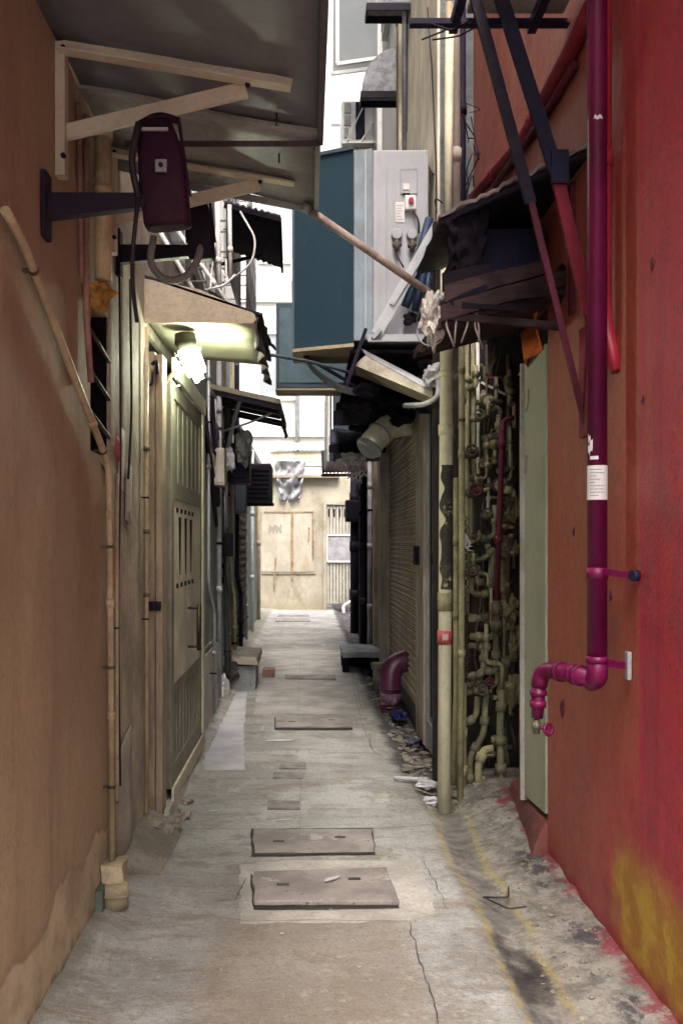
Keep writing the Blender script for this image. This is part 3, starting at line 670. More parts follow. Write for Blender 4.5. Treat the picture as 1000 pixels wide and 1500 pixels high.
def casement(y, z0, z1, w, lab):
    t = thing('open_casement', lab, 'window', (.72, y, z0), 'open casement windows high on the pale facade')
    m = MB(); a = Vector((.72, y, 0)); c = Vector((.72-w, y+.12, 0))
    for p, q in ((a+Vector((0,0,z0)), c+Vector((0,0,z0))), (a+Vector((0,0,z1)), c+Vector((0,0,z1))), (c+Vector((0,0,z0)), c+Vector((0,0,z1))), (a+Vector((0,0,z0)), a+Vector((0,0,z1)))): m.bar(p, q, .035, .035, (0,1,0))
    m.build('sash_frame', WINFRAME, t)
    MB().sheet([a+Vector((0,0,z0+.02)), c+Vector((0,0,z0+.02)), c+Vector((0,0,z1-.02)), a+Vector((0,0,z1-.02))], .006).build('pane', GLASS, t)
casement(9.4, 6.0, 7.3, .42, 'upper open casement sash beneath the ceiling of the pale facade')
casement(10.2, 6.3, 7.9, .46, 'tall farther open casement sash with pale pane on the pale facade')
# ------------------------------------------------------------------ things on the near left wall
pts = [PX(8,308,-.655), PX(30,345,-.655), PX(112,560,-.655), PX(160,682,-.652), Vector((-.652,3.2,.13))]
pipe('sloping_pipe', pts, .0112, CREAMPIPE, 'thin sloping cream conduit that turns straight down at the end of the ochre wall', 'pipe', .06,
     joints=[(2,.45),(3,.12),(3,.34),(3,.62)], jm=CREAMPIPE, clamps=[(1,.2,(-.03,0,0)),(2,.8,(-.03,0,0)),(3,.2,(-.03,0,0)),(3,.5,(-.03,0,0)),(3,.8,(-.03,0,0))], cm=DARKPIPE)
pipe('thin_conduit', [(-.655,3.29,1.45),(-.655,3.29,.12)], .007, CREAMPIPE, 'very thin upright conduit beside the sloping cream conduit', clamps=[(0,.4,(-.03,0,0)),(0,.85,(-.03,0,0))], cm=DARKPIPE)
SHOE = wm('old_cream_cement', (.37,.32,.205), (.20,.16,.10), .7, .25, 14, bump=.5)
t = thing('pipe_shoe', 'chunky cream cement shoe at the foot of the conduit', 'drain shoe', (-.64,3.2,0))
m = MB().box(-.675,-.605,3.13,3.24,.095,.15); m.rough(3,.010,14); m.build('cap_block', SHOE, t)
m = MB().tube([(-.628,3.13,.02),(-.628,3.13,.095)], .042, 14).collar((-.628,3.13,.062),(0,0,1),.046,.012,14); m.rough(1,.003,25); m.build('shoe_barrel', SHOE, t)
m = MB().box(-.678,-.655,3.06,3.20,.0,.095); m.build('shoe_back', wm('mossy_green_cement', (.10,.13,.10), (.05,.06,.05)), t)
# wrapped cream pipe stub with rag
t = thing('wrapped_pipe_stub', 'short cream wrapped pipe with a ragged end and ochre rag below', 'pipe', (-.63,2.95,2.02))
m = MB().tube([(-.63,2.95,2.02),(-.63,2.95,2.52)], .026, 16).collar((-.63,2.95,2.48),(0,0,1),.031,.05,16).collar((-.63,2.95,2.30),(0,0,1),.029,.02,16); m.rough(1,.003,20); m.build('pipe_barrel', CREAMPIPE, t)
m = MB().blob((-.645,2.95,1.975), (.040,.05,.035), 4, 3, .5); m.build('rag', RAG, t)
m = MB().tube([(-.665,2.88,2.5),(-.665,2.88,1.9),(-.66,2.92,1.7)], .010, 8, .04).tube([(-.67,2.80,2.5),(-.67,2.84,2.0)], .008, 8); m.build('side_tube', wm('dusty_pink_tube', (.30,.17,.14), (.2,.1,.09)), t)

# big awning with two brackets
t = thing('sheet_awning', 'wide grey sheet metal awning jutting from the ochre wall on cream brackets', 'awning', (-.68,2.4,2.4))
def ax(x): return 2.575-(x+.68)*.135/.71
m = MB().gridsheet((-.68,0.3,ax(-.68)), (.03,0.3,ax(.03)), (.03,2.88,ax(.03)), (-.68,2.88,ax(-.68)), 6, 20, lambda u, v: .006*math.sin(v*21+u*3)+.004*math.sin(u*9), .012); m.build('near_sheet', AWN, t)  # near length out of view is added to shade the upper ochre wall
m = MB().gridsheet((-.68,2.83,ax(-.68)-.016), (.03,2.83,ax(.03)-.016), (.03,3.46,ax(.03)-.012), (-.68,3.46,ax(-.68)-.012), 6, 6, lambda u, v: .005*math.sin(u*7+v*4), .010); m.build('far_sheet', TIN, t)
MB().box(.030,.048,0.3,2.90,2.415,2.475).build('edge_lip', AWNLIP, t); MB().box(.024,.040,2.903,3.47,2.40,2.465).build('edge_lip', TIN, t)
MB().box(-.55,.030,2.880,2.886,2.405,2.422).build('seam', AWNLIP, t)
MB().sheet([(-.60,3.462,2.55),(.03,3.462,2.43),(.03,3.462,2.405),(-.60,3.462,2.525)], .008).build('end_lip', TIN, t)
def bracket(y, mat):
    a = Vector((-.665,y,2.525)); tip = Vector((-.045,y,ax(-.045)-.030))
    br = MB().box(-.678,-.652,y-.028,y+.012,2.20,2.56).build('bracket', mat, t)
    m = MB().angle(a+Vector((0,-.02,0)), tip+Vector((0,-.02,0)), .040, .005, (0,0,1)); m.build('bracket_arm', mat, br)
    m = MB().bar(Vector((-.655,y,2.325)), Vector((-.165,y,ax(-.165)-.036)), .014, .042, (0,0,1)); m.build('bracket_strut', mat, br)
    for x, z in ((-.655,2.54),(-.655,2.25),(-.16,ax(-.16)-.035)): MB().tube([(x,y-.036,z),(x,y-.024,z)], .007, 8).build('bolt', NAVY, br)
bracket(2.60, CREAMP); bracket(3.28, CREAMP)
for y in (2.78, 3.05): MB().bar((-.09,y,ax(-.09)-.004), (-.09,y,ax(-.09)-.040), .005, .005).build('hanging_screw', NAVY, t)
# rusted diagonal pole from the awning to the plank shelf
pipe('rusty_pole', [(-.015,3.42,2.418),(.505,3.55,2.105)], 0.0142, wm('rusted_pole_paint', (.24,.185,.155), (.10,.05,.035), .8, .3, 14, bump=.5, rough=.6),
     'rusty brown pole slanting across the alley from the awning to the planks', 'pole', None, joints=[(0,.02),(0,.97)], jm=GALV, jr=1.25)

# floodlights
def floodlight(y, z, arm_len, body_c, tilt, label, big):
    t = thing('floodlight', label, 'floodlight', (-.68,y,z), 'floodlights on wall arms')
    m = MB().box(-.678,-.664,y-.03,y+.03,z-.085,z+.085); m.build('wall_plate', NAVY, t, bev=.003)
    m = MB().hexa([(-.664,y-.018,z-.035),(-.664,y+.018,z-.035),(-.664,y+.018,z+.030),(-.664,y-.018,z+.030)], [(-.664+arm_len,y-.016,z-.006),(-.664+arm_len,y+.016,z-.006),(-.664+arm_len,y+.016,z+.030),(-.664+arm_len,y-.016,z+.030)]); m.build('arm', NAVY, t, bev=.002)
    c = Vector(body_c); s = .90 if big else .72
    ang = R(tilt); u = Vector((math.cos(ang),0,math.sin(ang))); w = Vector((-math.sin(ang),0,math.cos(ang))); q = Vector((0,1,0))
    def ringp(h, a0, a1, b0): # rounded section
        out = []
        for k in range(16):
            th = 2*math.pi*k/16; cx = math.copysign(abs(math.cos(th))**.28, math.cos(th)); sy = math.copysign(abs(math.sin(th))**.28, math.sin(th))
            out.append(c+u*(cx*a0*s)+q*(sy*b0*s)+w*(h*s))
        return out
    m = MB(); prof = [(-.150,.050,.03),(-.140,.066,.05),(.02,.066,.058),(.10,.055,.054),(.145,.040,.045),(.158,.022,.02)]
    rings = [[m.bm.verts.new(p) for p in ringp(h, a, a, bb)] for h, a, bb in prof]
    m.bm.faces.new(rings[0][::-1]); m.bm.faces.new(rings[-1])
    for A, B in zip(rings, rings[1:]):
        for k in range(16): m.bm.faces.new((A[k], A[(k+1) % 16], B[(k+1) % 16], B[k])).smooth = True
    body = m.build('lamp_housing', PURPLE if big else NAVY, t)
    m = MB()
    for side in (-1, 1): m.bar(c+u*(.070*s)*side+w*(-.06*s), c+u*(.058*s)*side+w*(.16*s), .008, .02, (0,1,0))
    m.tube([c+u*(-.058*s)+w*(.158*s), c+w*(.185*s), c+u*(.058*s)+w*(.158*s)], .010, 8, .03); m.build('yoke', PURPLE if big else NAVY, t)
    if big:
        m = MB().box(c.x-.012,c.x+.018,c.y-.070,c.y-.060,c.z-.012,c.z+.020); k = m.build('clamp_plate', GALV, t, bev=.002)
        MB().tube([(c.x+.003,c.y-.076,c.z+.004),(c.x+.003,c.y-.070,c.z+.004)], .006, 8).build('clamp_bolt', NAVY, k)
        MB().box(c.x-.045,c.x+.02,c.y-.066,c.y-.058,c.z+.095,c.z+.102).build('vent_slot', ACGREY, t)
    return t
floodlight(2.46, 2.075, .25, (-.375,2.50,2.165), 5, 'large aubergine floodlight on a black arm beneath the cream bracket', True)
floodlight(3.42, 2.245, .30, (-.385,3.44,2.335), 4, 'smaller black floodlight on the arm above the lit canopy', False)
m = MB().tube([(-.545,3.40,2.30),(-.56,3.38,2.20),(-.50,3.36,2.13),(-.43,3.36,2.14),(-.385,3.38,2.21),(-.38,3.42,2.28)], .013, 10, .05); m.build('cable_loop', GREYRUB, None, 'thick grey cable hanging in a loop under the smaller floodlight', 'cable')
m = MB().tube([(-.43,2.44,2.10),(-.45,2.46,1.95),(-.46,2.52,1.88),(-.455,2.56,1.80)], .006, 8, .05).tube([(-.43,2.44,2.28),(-.45,2.43,2.18),(-.43,2.44,2.09)], .009, 8, .05); m.build('lamp_cable', RUBBER, None, 'black flex dangling behind the large aubergine floodlight', 'cable')

# bundled white tubes on the canopy
for k, (a, c, r, lab) in enumerate([
    (P(232,335,4.5), P(300,455,4.6), .011, 'white tube leaning steeply over the lit canopy, nearest the wall'),
    (P(255,330,4.7), P(352,470,4.7), .010, 'white tube leaning over the middle of the lit canopy'),
    (P(300,300,4.9), P(306,432,4.9), .012, 'upright white tube behind the smaller floodlight'),
    (P(318,295,5.0), P(322,440,5.0), .013, 'thick upright white tube above the lit canopy roof'),
    (P(336,300,5.3), P(338,410,5.3), .012, 'outermost upright white tube above the lit canopy roof')]):
    m = MB().tube([a, c], r, 10); m.collar(a.lerp(c,.6), c-a, r*1.3, .03); m.build('white_tube', WHITEMET, None, lab, 'tube', 'white tubes above the lit canopy')
m = MB().tube([P(345,405,4.4), P(370,385,4.4), P(375,350,4.4), P(352,310,4.5)], .005, 8, .05).tube([P(300,425,4.3),P(330,418,4.3),P(345,402,4.3)], .005, 8, .05).tube([P(307,440,4.3),P(310,400,4.4),P(318,330,4.4)], .004, 6, .05).tube([P(325,395,4.3),P(332,410,4.3),P(331,380,4.3)], .004, 6, .03)
m.build('white_flex_cable', WIREW, None, 'thin white flex looping above the lit canopy roof', 'cable')

# pilaster pipework
pipe('pilaster_pipe', [(-.66,3.93,2.1),(-.66,3.93,.1)], .008, CREAMPIPE, 'thin pipe with dark clips running down the grimy pilaster by the timber post', joints=[(0,.25),(0,.42),(0,.55)], jm=VALVE, jr=1.7, clamps=[(0,.35,(-.02,0,0)),(0,.6,(-.02,0,0))], cm=NAVY)
m = MB().tube([(-.664,3.38,2.2),(-.662,3.40,1.5),(-.664,3.36,1.0),(-.662,3.39,.35)], .004, 6, .1).tube([(-.663,3.58,2.2),(-.66,3.60,1.7),(-.664,3.55,1.45)], .005, 6, .1); m.build('dangling_wire', RUBBER, None, 'thin dark wires straggling down the grimy pilaster', 'wire')

# timber post of the gate
t = thing('gate_post', 'weathered timber post standing proud of the wall beside the olive gate', 'post', (-.64,4.16,.0))
m = MB().box(-.705,-.650,4.08,4.20,.03,2.03); m.rough(2,.002,6); m.build('post_board', POSTWOOD, t); m = MB().box(-.646,-.618,4.085,4.20,.03,2.02); m.rough(2,.002,6); m.build('post_board', POSTWOOD, t)
t2 = MB().box(-.725,-.622,4.05,4.078,.925,.965); t2.build('latch_bar', NAVY, t, bev=.003); MB().box(-.715,-.700,4.045,4.079,.87,.93).build('latch_hinge', NAVY, t)
m = MB().tube([(-.66,4.06,1.97),(-.64,4.06,1.99),(-.635,4.06,1.93)], .008, 8, .02).tube([(-.69,4.06,1.97),(-.70,4.06,1.90),(-.66,4.06,1.88),(-.655,4.06,1.94)], .006, 8, .02); m.build('hook', NAVY, t)
# the gate
t = thing('metal_gate', 'olive metal gate with boarded top, pale middle panel and dark handle', 'gate', (-.63,4.9,.05))
X0, X1 = -.645, -.612
m = MB().box(X0,X1,4.32,4.40,.10,1.96).box(X0,X1,5.48,5.58,.10,1.96).box(X0,X1,4.40,5.48,1.88,1.96).box(X0,X1,4.40,5.48,.10,.20).box(X0,X1,4.40,5.48,1.42,1.50).box(X0,X1,4.40,5.48,.52,.57); m.build('gate_frame', DOORGREEN, t, bev=.004)
MB().box(-.611,-.592,4.30,5.60,1.965,2.05).build('header_bar', DOORLIGHT, t, bev=.003); MB().box(-.611,-.600,5.52,5.60,.12,1.962).build('edge_bar', DOORLIGHT, t, bev=.003)
MB().box(-.611,-.598,4.30,5.60,.035,.11).build('sill_bar', CREAMP, t, bev=.003)
m = MB()
for k in range(12): y = 4.41+k*.09; m.box(-.636,-.624 if k % 2 else -.618,y,y+.09,1.50,1.88)
m.build('upper_panel', DOORGREEN, t)
MB().box(-.70,-.640,4.205,4.318,.06,2.02).build('dark_gap', BLACK, t)  # black box painted in for the shade between post and gate
p = MB().box(-.634,-.619,4.40,5.48,.57,1.42).build('pale_panel', DOORPALE, t)
m = MB()
for z in (1.36, 1.0):
    for k in range(5): m.box(-.6185,-.616,4.52+k*.15,4.58+k*.15,z,z+.022)
for k in range(3): m.hexa([(-.6185,4.60+k*.22,1.34),(-.6185,4.68+k*.22,1.34),(-.616,4.68+k*.22,1.34),(-.616,4.60+k*.22,1.34)],[(-.6185,4.635+k*.22,1.06),(-.6185,4.645+k*.22,1.06),(-.616,4.645+k*.22,1.06),(-.616,4.635+k*.22,1.06)])
m.build('slot', BLACK, p)
m = MB().tube([(-.560,4.95,.66),(-.560,4.95,.90)], .012, 10).tube([(-.618,4.95,.68),(-.560,4.95,.68)], .007, 8).tube([(-.618,4.95,.88),(-.560,4.95,.88)], .007, 8); m.build('handle', HANDLE, p)
m = MB()
for k in range(18): y = 4.41+k*.060; m.box(-.634,-.622 if k % 2 else -.616,y,y+.060,.20,.52)
m.build('lower_panel', DOORGREEN, t)
m = MB().hexa([(-.70,4.12,.0),(-.585,4.12,.0),(-.60,5.58,.0),(-.70,5.58,.0)], [(-.70,4.14,.055),(-.60,4.14,.055),(-.612,5.58,.033),(-.70,5.58,.033)]); m.rough(3,.008,9)
m.build('threshold', CEMENTW, None, 'rough cement threshold strip under the olive gate', 'threshold')

# canopy with the lamp
t = thing('lit_canopy', 'tin door canopy lit from below by a bare lamp', 'canopy', (-.70,4.3,2.1))
MB().prism([(-.705,4.0,2.135),(-.225,4.0,2.135),(-.205,4.0,2.155),(-.225,4.0,2.175),(-.45,4.0,2.275),(-.705,4.0,2.325)], (0,.012,0)).build('side_panel', TINBROWN, t)
m = MB().gridsheet((-.71,4.0,2.335), (-.19,4.0,2.165), (-.19,5.0,2.165), (-.71,5.0,2.335), 8, 14, lambda u, v: .004*math.sin(v*50), .010); m.build('roof_sheet', NAVY, t)
m = MB().gridsheet((-.70,4.015,2.19), (-.22,4.015,2.14), (-.22,4.98,2.14), (-.70,4.98,2.19), 6, 8, lambda u, v: .006*math.sin(u*5)*math.sin(v*6), .006); m.build('soffit', UNDERLIT, t)
m = MB().gridsheet((-.215,4.0,2.17), (-.215,5.0,2.17), (-.20,5.0,2.04), (-.20,4.0,2.04), 14, 6, lambda u, v: .018*math.sin(u*23)*v+.012*mnoise.noise(Vector((u*9, v*3, 2))), .006)
m.build('torn_edge_flap', TARP, t)
m = MB().gridsheet((-.20,4.1,2.165), (-.42,4.1,2.30), (-.40,4.9,2.36), (-.16,4.95,2.22), 8, 10, lambda u, v: .03*mnoise.noise(Vector((u*4, v*5, 7))), .01); m.build('tar_felt', NAVY, t)
t = thing('canopy_lamp', 'bright bare fluorescent lamp cluster under the tin canopy', 'lamp', (-.53,4.35,2.15))
lc = Vector((-.535,4.30,2.03))
MB().tube([lc+Vector((-.015,0,.125)), lc+Vector((-.012,0,.085)), lc+Vector((-.005,0,.055))], [.046,.05,.038], 16).build('lamp_holder', wm('dark_lamp_holder', (.035,.03,.02)), t)
ax_ = Vector((.35,.1,-.93)).normalized(); u_ = ax_.orthogonal().normalized(); w_ = ax_.cross(u_)
for k in range(4):
    th = k*math.pi/2+.4; o_ = u_*math.cos(th)*.036+w_*math.sin(th)*.042; s_ = ax_*(.10+.025*k%.05)
    MB().tube([lc+o_+Vector((0,0,.05)), lc+o_+s_*.95+Vector((0,0,.05)), lc+o_*.8+s_*1.12+Vector((0,0,.05))], .011, 12, .012).build('lamp_tube', EMIT, t)
m = MB()
for k in range(5): z = .04-.034*k; m.tube([lc+u_*.05+Vector((0,0,z)), lc+u_*.074+Vector((0,-.01,z-.004)), lc+u_*.078+Vector((0,-.01,z+.012))], .0035, 6); m.tube([lc-u_*.05+Vector((0,0,z)), lc-u_*.074+Vector((0,-.01,z-.004)), lc-u_*.078+Vector((0,-.01,z+.012))], .0035, 6)
m.ring(lc+Vector((0,0,.045)), (0,0,1), .047, .002, 16, 5)
m.build('guard_wire', WIREW, t)
pipe('lamp_conduit', [(-.66,4.28,1.90),(-.60,4.29,1.98),(-.545,4.30,1.995)], .010, CREAMPIPE, 'short curved conduit feeding the canopy lamp', 'pipe', .05)

pl = bpy.data.lights.new('canopy_lamp_light', 'POINT'); pl.energy = 5.0; pl.shadow_soft_size = .045; pl.color = (.92, 1, .74)
plo = bpy.data.objects.new('canopy_lamp_light', pl); COL.objects.link(plo); plo.location = Vector(lc+Vector((.03,0,-.02)))-ORG[t] if 0 else lc+Vector((.03,0,-.02))
# beyond the gate: pipes, boards, lattice
pipe('white_standpipe', [(-.645,7.0,2.9),(-.645,7.0,.10)], .020, GREYRUB, 'pale grey standpipe rising beyond the grey green wall', joints=[(0,.25),(0,.42),(0,.72)], clamps=[(0,.3,(-.05,0,0)),(0,.6,(-.05,0,0))], cm=BLACK)
pipe('bent_standpipe', [(-.64,7.5,1.35),(-.64,7.5,1.9),(-.56,7.4,2.2),(-.50,7.3,2.36)], .018, GREYRUB, 'grey pipe bending outward below the slatted shade', 'pipe', .12, joints=[(0,.6)])
pipe('teal_pipe', [(-.66,7.9,3.1),(-.66,7.9,.15)], .022, SHUTTEAL, 'dusty teal pipe just past the grey standpipe', joints=[(0,.4),(0,.7)], clamps=[(0,.5,(-.06,0,0))], cm=BLACK)
pipe('thin_drop_pipe', [(-.67,8.6,3.2),(-.67,8.6,.15)], .014, GREYPOST, 'thin brownish drop pipe between the teal pipe and the lattice gate', joints=[(0,.5)])
pipe('far_drop_pipe', [(-.74,12.9,2.5),(-.74,12.9,.05)], .022, WHITEMET, 'pale drop pipe past the folding lattice gate', joints=[(0,.35),(0,.7)])
pipe('end_drop_pipe', [(-.76,15.0,2.45),(-.76,15.0,.05)], .03, CREAMPIPE, 'last cream drop pipe at the corner near the end wall', joints=[(0,.5)])
for y, x, r, mt, lab in ((6.3,-.65,.012,GALV,'thin galvanised pipe on the grey green wall ahead of the pale standpipe'),(7.65,-.655,.010,DARKPIPE,'thin rusted pipe right behind the pale grey standpipe'),(8.3,-.665,.016,OLDPIPE2,'yellowish pipe between the teal pipe and the boarded doors'),(9.0,-.66,.02,NAVY,'dark pipe just ahead of the folding lattice gate'),(11.4,-.76,.018,GREYRUB,'grey pipe just past the folding lattice gate')):
    pipe('wall_pipe', [(x,y,2.9 if y < 11 else 2.4),(x,y,.9+.12*(y % 1)),(x+.03,y+.1,.75),(x+.03,y+.1,.08)], r, mt, lab, 'pipe', .05, joints=[(0,.3),(0,.6),(2,.4)], jr=1.45, clamps=[(0,.45,(-.05,0,0)),(2,.6,(-.05,0,0))], cm=BLACK)
for y, z, w, h, mt, lab in ((6.6,1.62,.09,.26,GREYPOST,'small grey meter box on the grey green wall'),(7.35,1.12,.08,.18,BLACK,'small black meter box low behind the standpipe'),(8.75,1.5,.10,.3,ACTEAL2,'blue grey meter box by the dusty teal leaf')):
    t = thing('meter_box', lab, 'meter box', (-.64,y,z), 'meter boxes on the far left row')
    MB().box(-.662,-.662+w,y,y+.2,z,z+h).build('box_body', mt, t, bev=.006); MB().box(-.655,-.670+w,y-.006,y-.001,z+.02,z+h-.02).build('box_door', mt, t, bev=.002)
    MB().tube([(-.64,y+.1,z+h),(-.645,y+.1,z+h+.35)], .009, 8).build('box_conduit', GALV, t)
for k, (y0, y1, mt, lab) in enumerate([(7.1,7.75,GREYGREEN,'grey boarded door leaf beside the pale grey standpipe'),(8.0,8.5,SHUTTEAL,'narrow teal boarded door leaf past the teal pipe'),(8.7,9.3,SHUTTEAL,'dusty teal boarded leaf next to the folding lattice gate')]):
    t = thing('boarded_door', lab, 'door', (-.71,(y0+y1)/2,0), 'boarded doors on the far left row')
    m = MB()
    for j in range(4): a = y0+(y1-y0)*j/4; m.box(-.718,-.695-.006*(j % 2),a,a+(y1-y0)/4-.01,.08,2.1)
    m.build('door_boards', mt, t); MB().box(-.694,-.680,y0,y1,.95,1.02).build('cross_rail', mt, t)
    MB().box(-.70,-.672,y1-.06,y1-.02,.9,1.06).build('lock_box', BLACK, t)
t = thing('lattice_gate', 'folded brown lattice gate standing in the far dark row', 'gate', (-.74,10.2,0))
for j in range(7):
    y = 9.45+j*.26; MB().box(-.745,-.715,y,y+.03,.15,2.2).build('upright', LATTICE, t)
m = MB()
for j in range(6):
    y = 9.46+j*.26
    for k in range(13):
        z = .2+k*.155; m.bar((-.712,y,z), (-.690,y+.13,z+.08), .008, .014); m.bar((-.690,y+.13,z+.08), (-.712,y+.26,z), .008, .014); m.bar((-.712,y,z+.155), (-.690,y+.13,z+.08), .008, .014); m.bar((-.690,y+.13,z+.08), (-.712,y+.26,z+.155), .008, .014)
m.build('lattice_bars', LATTICE, t)
MB().box(-.76,-.68,9.4,11.2,2.2,2.28).build('top_rail', BLACK, t)
# hung shade and boxes on the left
t = thing('slatted_shade', 'slatted dark shade with drooping tassels over the far row, below the lit canopy', 'shade', (-.5,7.4,2.3))
MB().sheet([(-.72,7.0,2.375),(-.205,7.0,2.262),(-.195,8.3,2.31),(-.72,8.3,2.42)], .012).build('shade_sheet', TINBROWN, t)
for k in range(4): y = 7.15+k*.3; MB().bar((-.72,y,2.352), (-.215,y,2.242), .03, .03).build('shade_batten', NAVY, t)
m = MB().bar((-.72,6.99,2.33), (-.20,6.99,2.22), .02, .035).bar((-.72,8.3,2.36), (-.20,8.3,2.25), .02, .035).bar((-.20,6.98,2.215), (-.19,8.32,2.245), .02, .05); m.build('shade_frame', NAVY, t)
MB().bar((-.72,6.975,2.37), (-.20,6.975,2.255), .015, .035).build('shade_lip', TINBROWN, t)
m = MB()
for k in range(9): MB().tube([(-.195,7.0+k*.15,2.20),(-.19+.01*(k % 3),7.01+k*.15,2.14-.03*(k % 2))], .010, 6).build('tassel', TARP, t)
pipe('shade_strut', [(-.66,7.2,2.06),(-.44,7.15,2.12),(-.26,7.1,2.19)], .008, GALV, 'thin galvanised strut under the slatted dark shade', 'strut', .05)
t = thing('ribbed_awning', 'dark ribbed shade tilted out high above the lit canopy', 'shade', (-.4,6.0,3.2))
m = MB().gridsheet((-.52,6.0,3.36), (-.17,6.0,3.27), (-.17,6.5,3.09), (-.50,6.5,3.20), 18, 3, lambda u, v: .010*math.sin(u*60), .012); m.build('ribbed_sheet', NAVY, t)
m = MB().bar((-.52,6.0,3.34), (-.17,6.0,3.25), .015, .03).bar((-.17,6.0,3.25), (-.17,6.5,3.07), .015, .03).bar((-.75,6.4,3.05), (-.30,6.4,3.15), .015, .02); m.build('shade_frame', BLACK, t)
t = thing('junction_box', 'dark electrical box hanging beneath the slatted shade', 'electrical box', (-.5,8,1.6))
MB().box(-.66,-.46,7.6,7.85,1.70,2.02).build('box_body', NAVY, t, bev=.01); MB().box(-.64,-.48,7.585,7.598,1.74,1.98).build('box_door', NAVYBLUE, t, bev=.005)
MB().tube([(-.58,7.72,2.02),(-.58,7.72,2.3)], .014, 8).build('conduit', BLACK, t)
t = thing('hung_ac_unit', 'small dark air conditioner box hung low on the far row', 'air conditioner', (-.45,9,1.6))
MB().box(-.72,-.34,9.0,9.5,1.62,1.98).build('ac_body', NAVY, t, bev=.012)
m = MB()
for k in range(7): m.box(-.70,-.36,8.985,8.998,1.66+k*.042,1.682+k*.042)
m.build('ac_grille', BLACK, t); MB().bar((-.74,9.2,1.60),(-.32,9.2,1.60),.03,.03).build('ac_bracket', BLACK, t)
m = MB().blob((-.50,7.45,1.98), (.06,.08,.12), 11, 3, .4); m.build('grey_bag', wm('grey_plastic_bag', (.30,.30,.29), bump=.5), None, 'crumpled grey bag hung under the slatted shade', 'bag')
m = MB().blob((-.60,7.3,1.86), (.05,.06,.10), 12, 3, .4); m.build('pale_bag', LINEN, None, 'small pale bag tucked against the wall under the slatted shade', 'bag')
m = MB()
random.seed(4)
for k in range(9):
    y = 5.8+random.random()*2.2; z = 2.05+random.random()*.1; x = -.655
    m.tube([(x, y, z), (x+.03, y+.2, z-.15-random.random()*.3), (x, y+.5, z-.05), (x-.02, y+.9, z-.4*random.random())], .007+.006*random.random(), 7, .1)
m.build('cable_bundle', RUBBER, None, 'tangled dark cables drooping along the grey green wall under the canopy', 'cable bundle')
for k, (a, c, lab) in enumerate([((-.655,5.75,2.12),(-.65,6.95,1.5),'upper slanting dark pole leaning on the grey green wall'),((-.645,5.95,2.1),(-.66,6.9,1.35),'lower slanting dark pole leaning on the grey green wall'),((-.63,6.3,2.2),(-.66,7.3,1.2),'farther slanting dark pole by the standpipes')]):
    m = MB().tube([a, c], .018, 10).collar(Vector(a).lerp(Vector(c),.4), Vector(c)-Vector(a), .022, .03); m.build('leaning_pole', NAVY, None, lab, 'pole', 'slanting dark poles')

# steps, bags, rubble at the left foot
t = thing('block_step', 'grey concrete block step with a broken stone slab on top', 'step', (-.56,8,0))
m = MB().box(-.66,-.43,7.95,8.45,0,.20); m.rough(2,.006); m.build('block', GREYBLOCK, t)
m = MB().hexa([(-.70,7.92,.215),(-.41,7.90,.22),(-.40,8.55,.24),(-.70,8.55,.24)], [(-.70,7.94,.285),(-.42,7.93,.27),(-.41,8.55,.29),(-.70,8.55,.30)]); m.rough(3,.014,10); m.build('stone_slab', STONE, t)
m = MB().blob((-.62,7.92,.17), (.06,.05,.07), 21, 3, .5); m.build('tar_lump', TARP, t)
m = MB().blob((-.665,7.55,.07), (.05,.10,.11), 22, 3, .3); m.build('plaster_sack', LINEN, None, 'slumped whitish sack against the wall in front of the block step', 'sack')
for k, (x, y, z, lab) in enumerate([(-.74,9.3,0,'lower old brick near the lattice gate foot'),(-.75,9.35,.075,'upper old brick near the lattice gate foot'),(-.41,8.7,0,'old brick lying behind the block step')]):
    m = MB().box(x,x+.11,y,y+.22,z+.002,z+.072); m.rough(2,.004); m.build('loose_brick', BRICK, None, lab, 'brick', 'loose bricks')
for k, (x, y, s, lab) in enumerate([(-.575,4.02,.050,'largest broken rubble stone at the timber post foot'),(-.555,4.20,.035,'small rubble stone beside the gate threshold'),(-.56,4.45,.026,'tiny rubble stone under the olive gate'),(-.615,3.92,.055,'flat rubble stone between post foot and pilaster')]):
    m = MB().blob((x,y,s*.55), (s,s*1.1,s*.7), 30+k, 3, .45); m.build('rubble_stone', STONE, None, lab, 'stone', 'rubble stones by the gate')
m = MB().hexa([(-.69,3.40,0),(-.53,3.48,0),(-.52,4.06,0),(-.69,4.06,0)], [(-.69,3.42,.07),(-.62,3.50,.035),(-.60,4.04,.06),(-.69,4.06,.10)]); m.rough(4,.012,9); m.build('cement_fillet', STONE, None, kind='structure')
# ------------------------------------------------------------------ red wall plumbing
t = thing('standpipe', 'fat glossy magenta standpipe in front of the crimson wall with paper notice', 'standpipe', (.85,2.8,.8))
sx, sy, rr = .848, 2.80, .0285
MB().tube([(sx,sy,9.0),(sx,sy,.855)], rr, 24).build('riser', REDPIPE, t)
MB().tube([(sx,sy,.875),(sx,sy,.812),(sx-.010,sy+.035,.80)], rr*1.08, 20, .05).build('elbow', REDPIPE, t); MB().collar((sx,sy,.868),(0,0,1),rr*1.14,.02,20).build('elbow_collar', REDPIPE, t)
h0 = Vector((sx-.012,sy+.01,.812)); h1 = Vector((sx-.080,sy+.20,.812))
m = MB().tube([h0, h1, h1+Vector((-.022,.045,-.012)), h1+Vector((-.030,.05,-.06))], rr*.92, 18, .05); m.build('branch_arm', REDPIPE, t)
m = MB()
for k in (.30,.42,.78): m.collar(h0.lerp(h1,k), h1-h0, rr*1.12, .016, 18)
m.build('branch_collar', REDPIPE, t)
d0 = h1+Vector((-.030,.05,-.05))
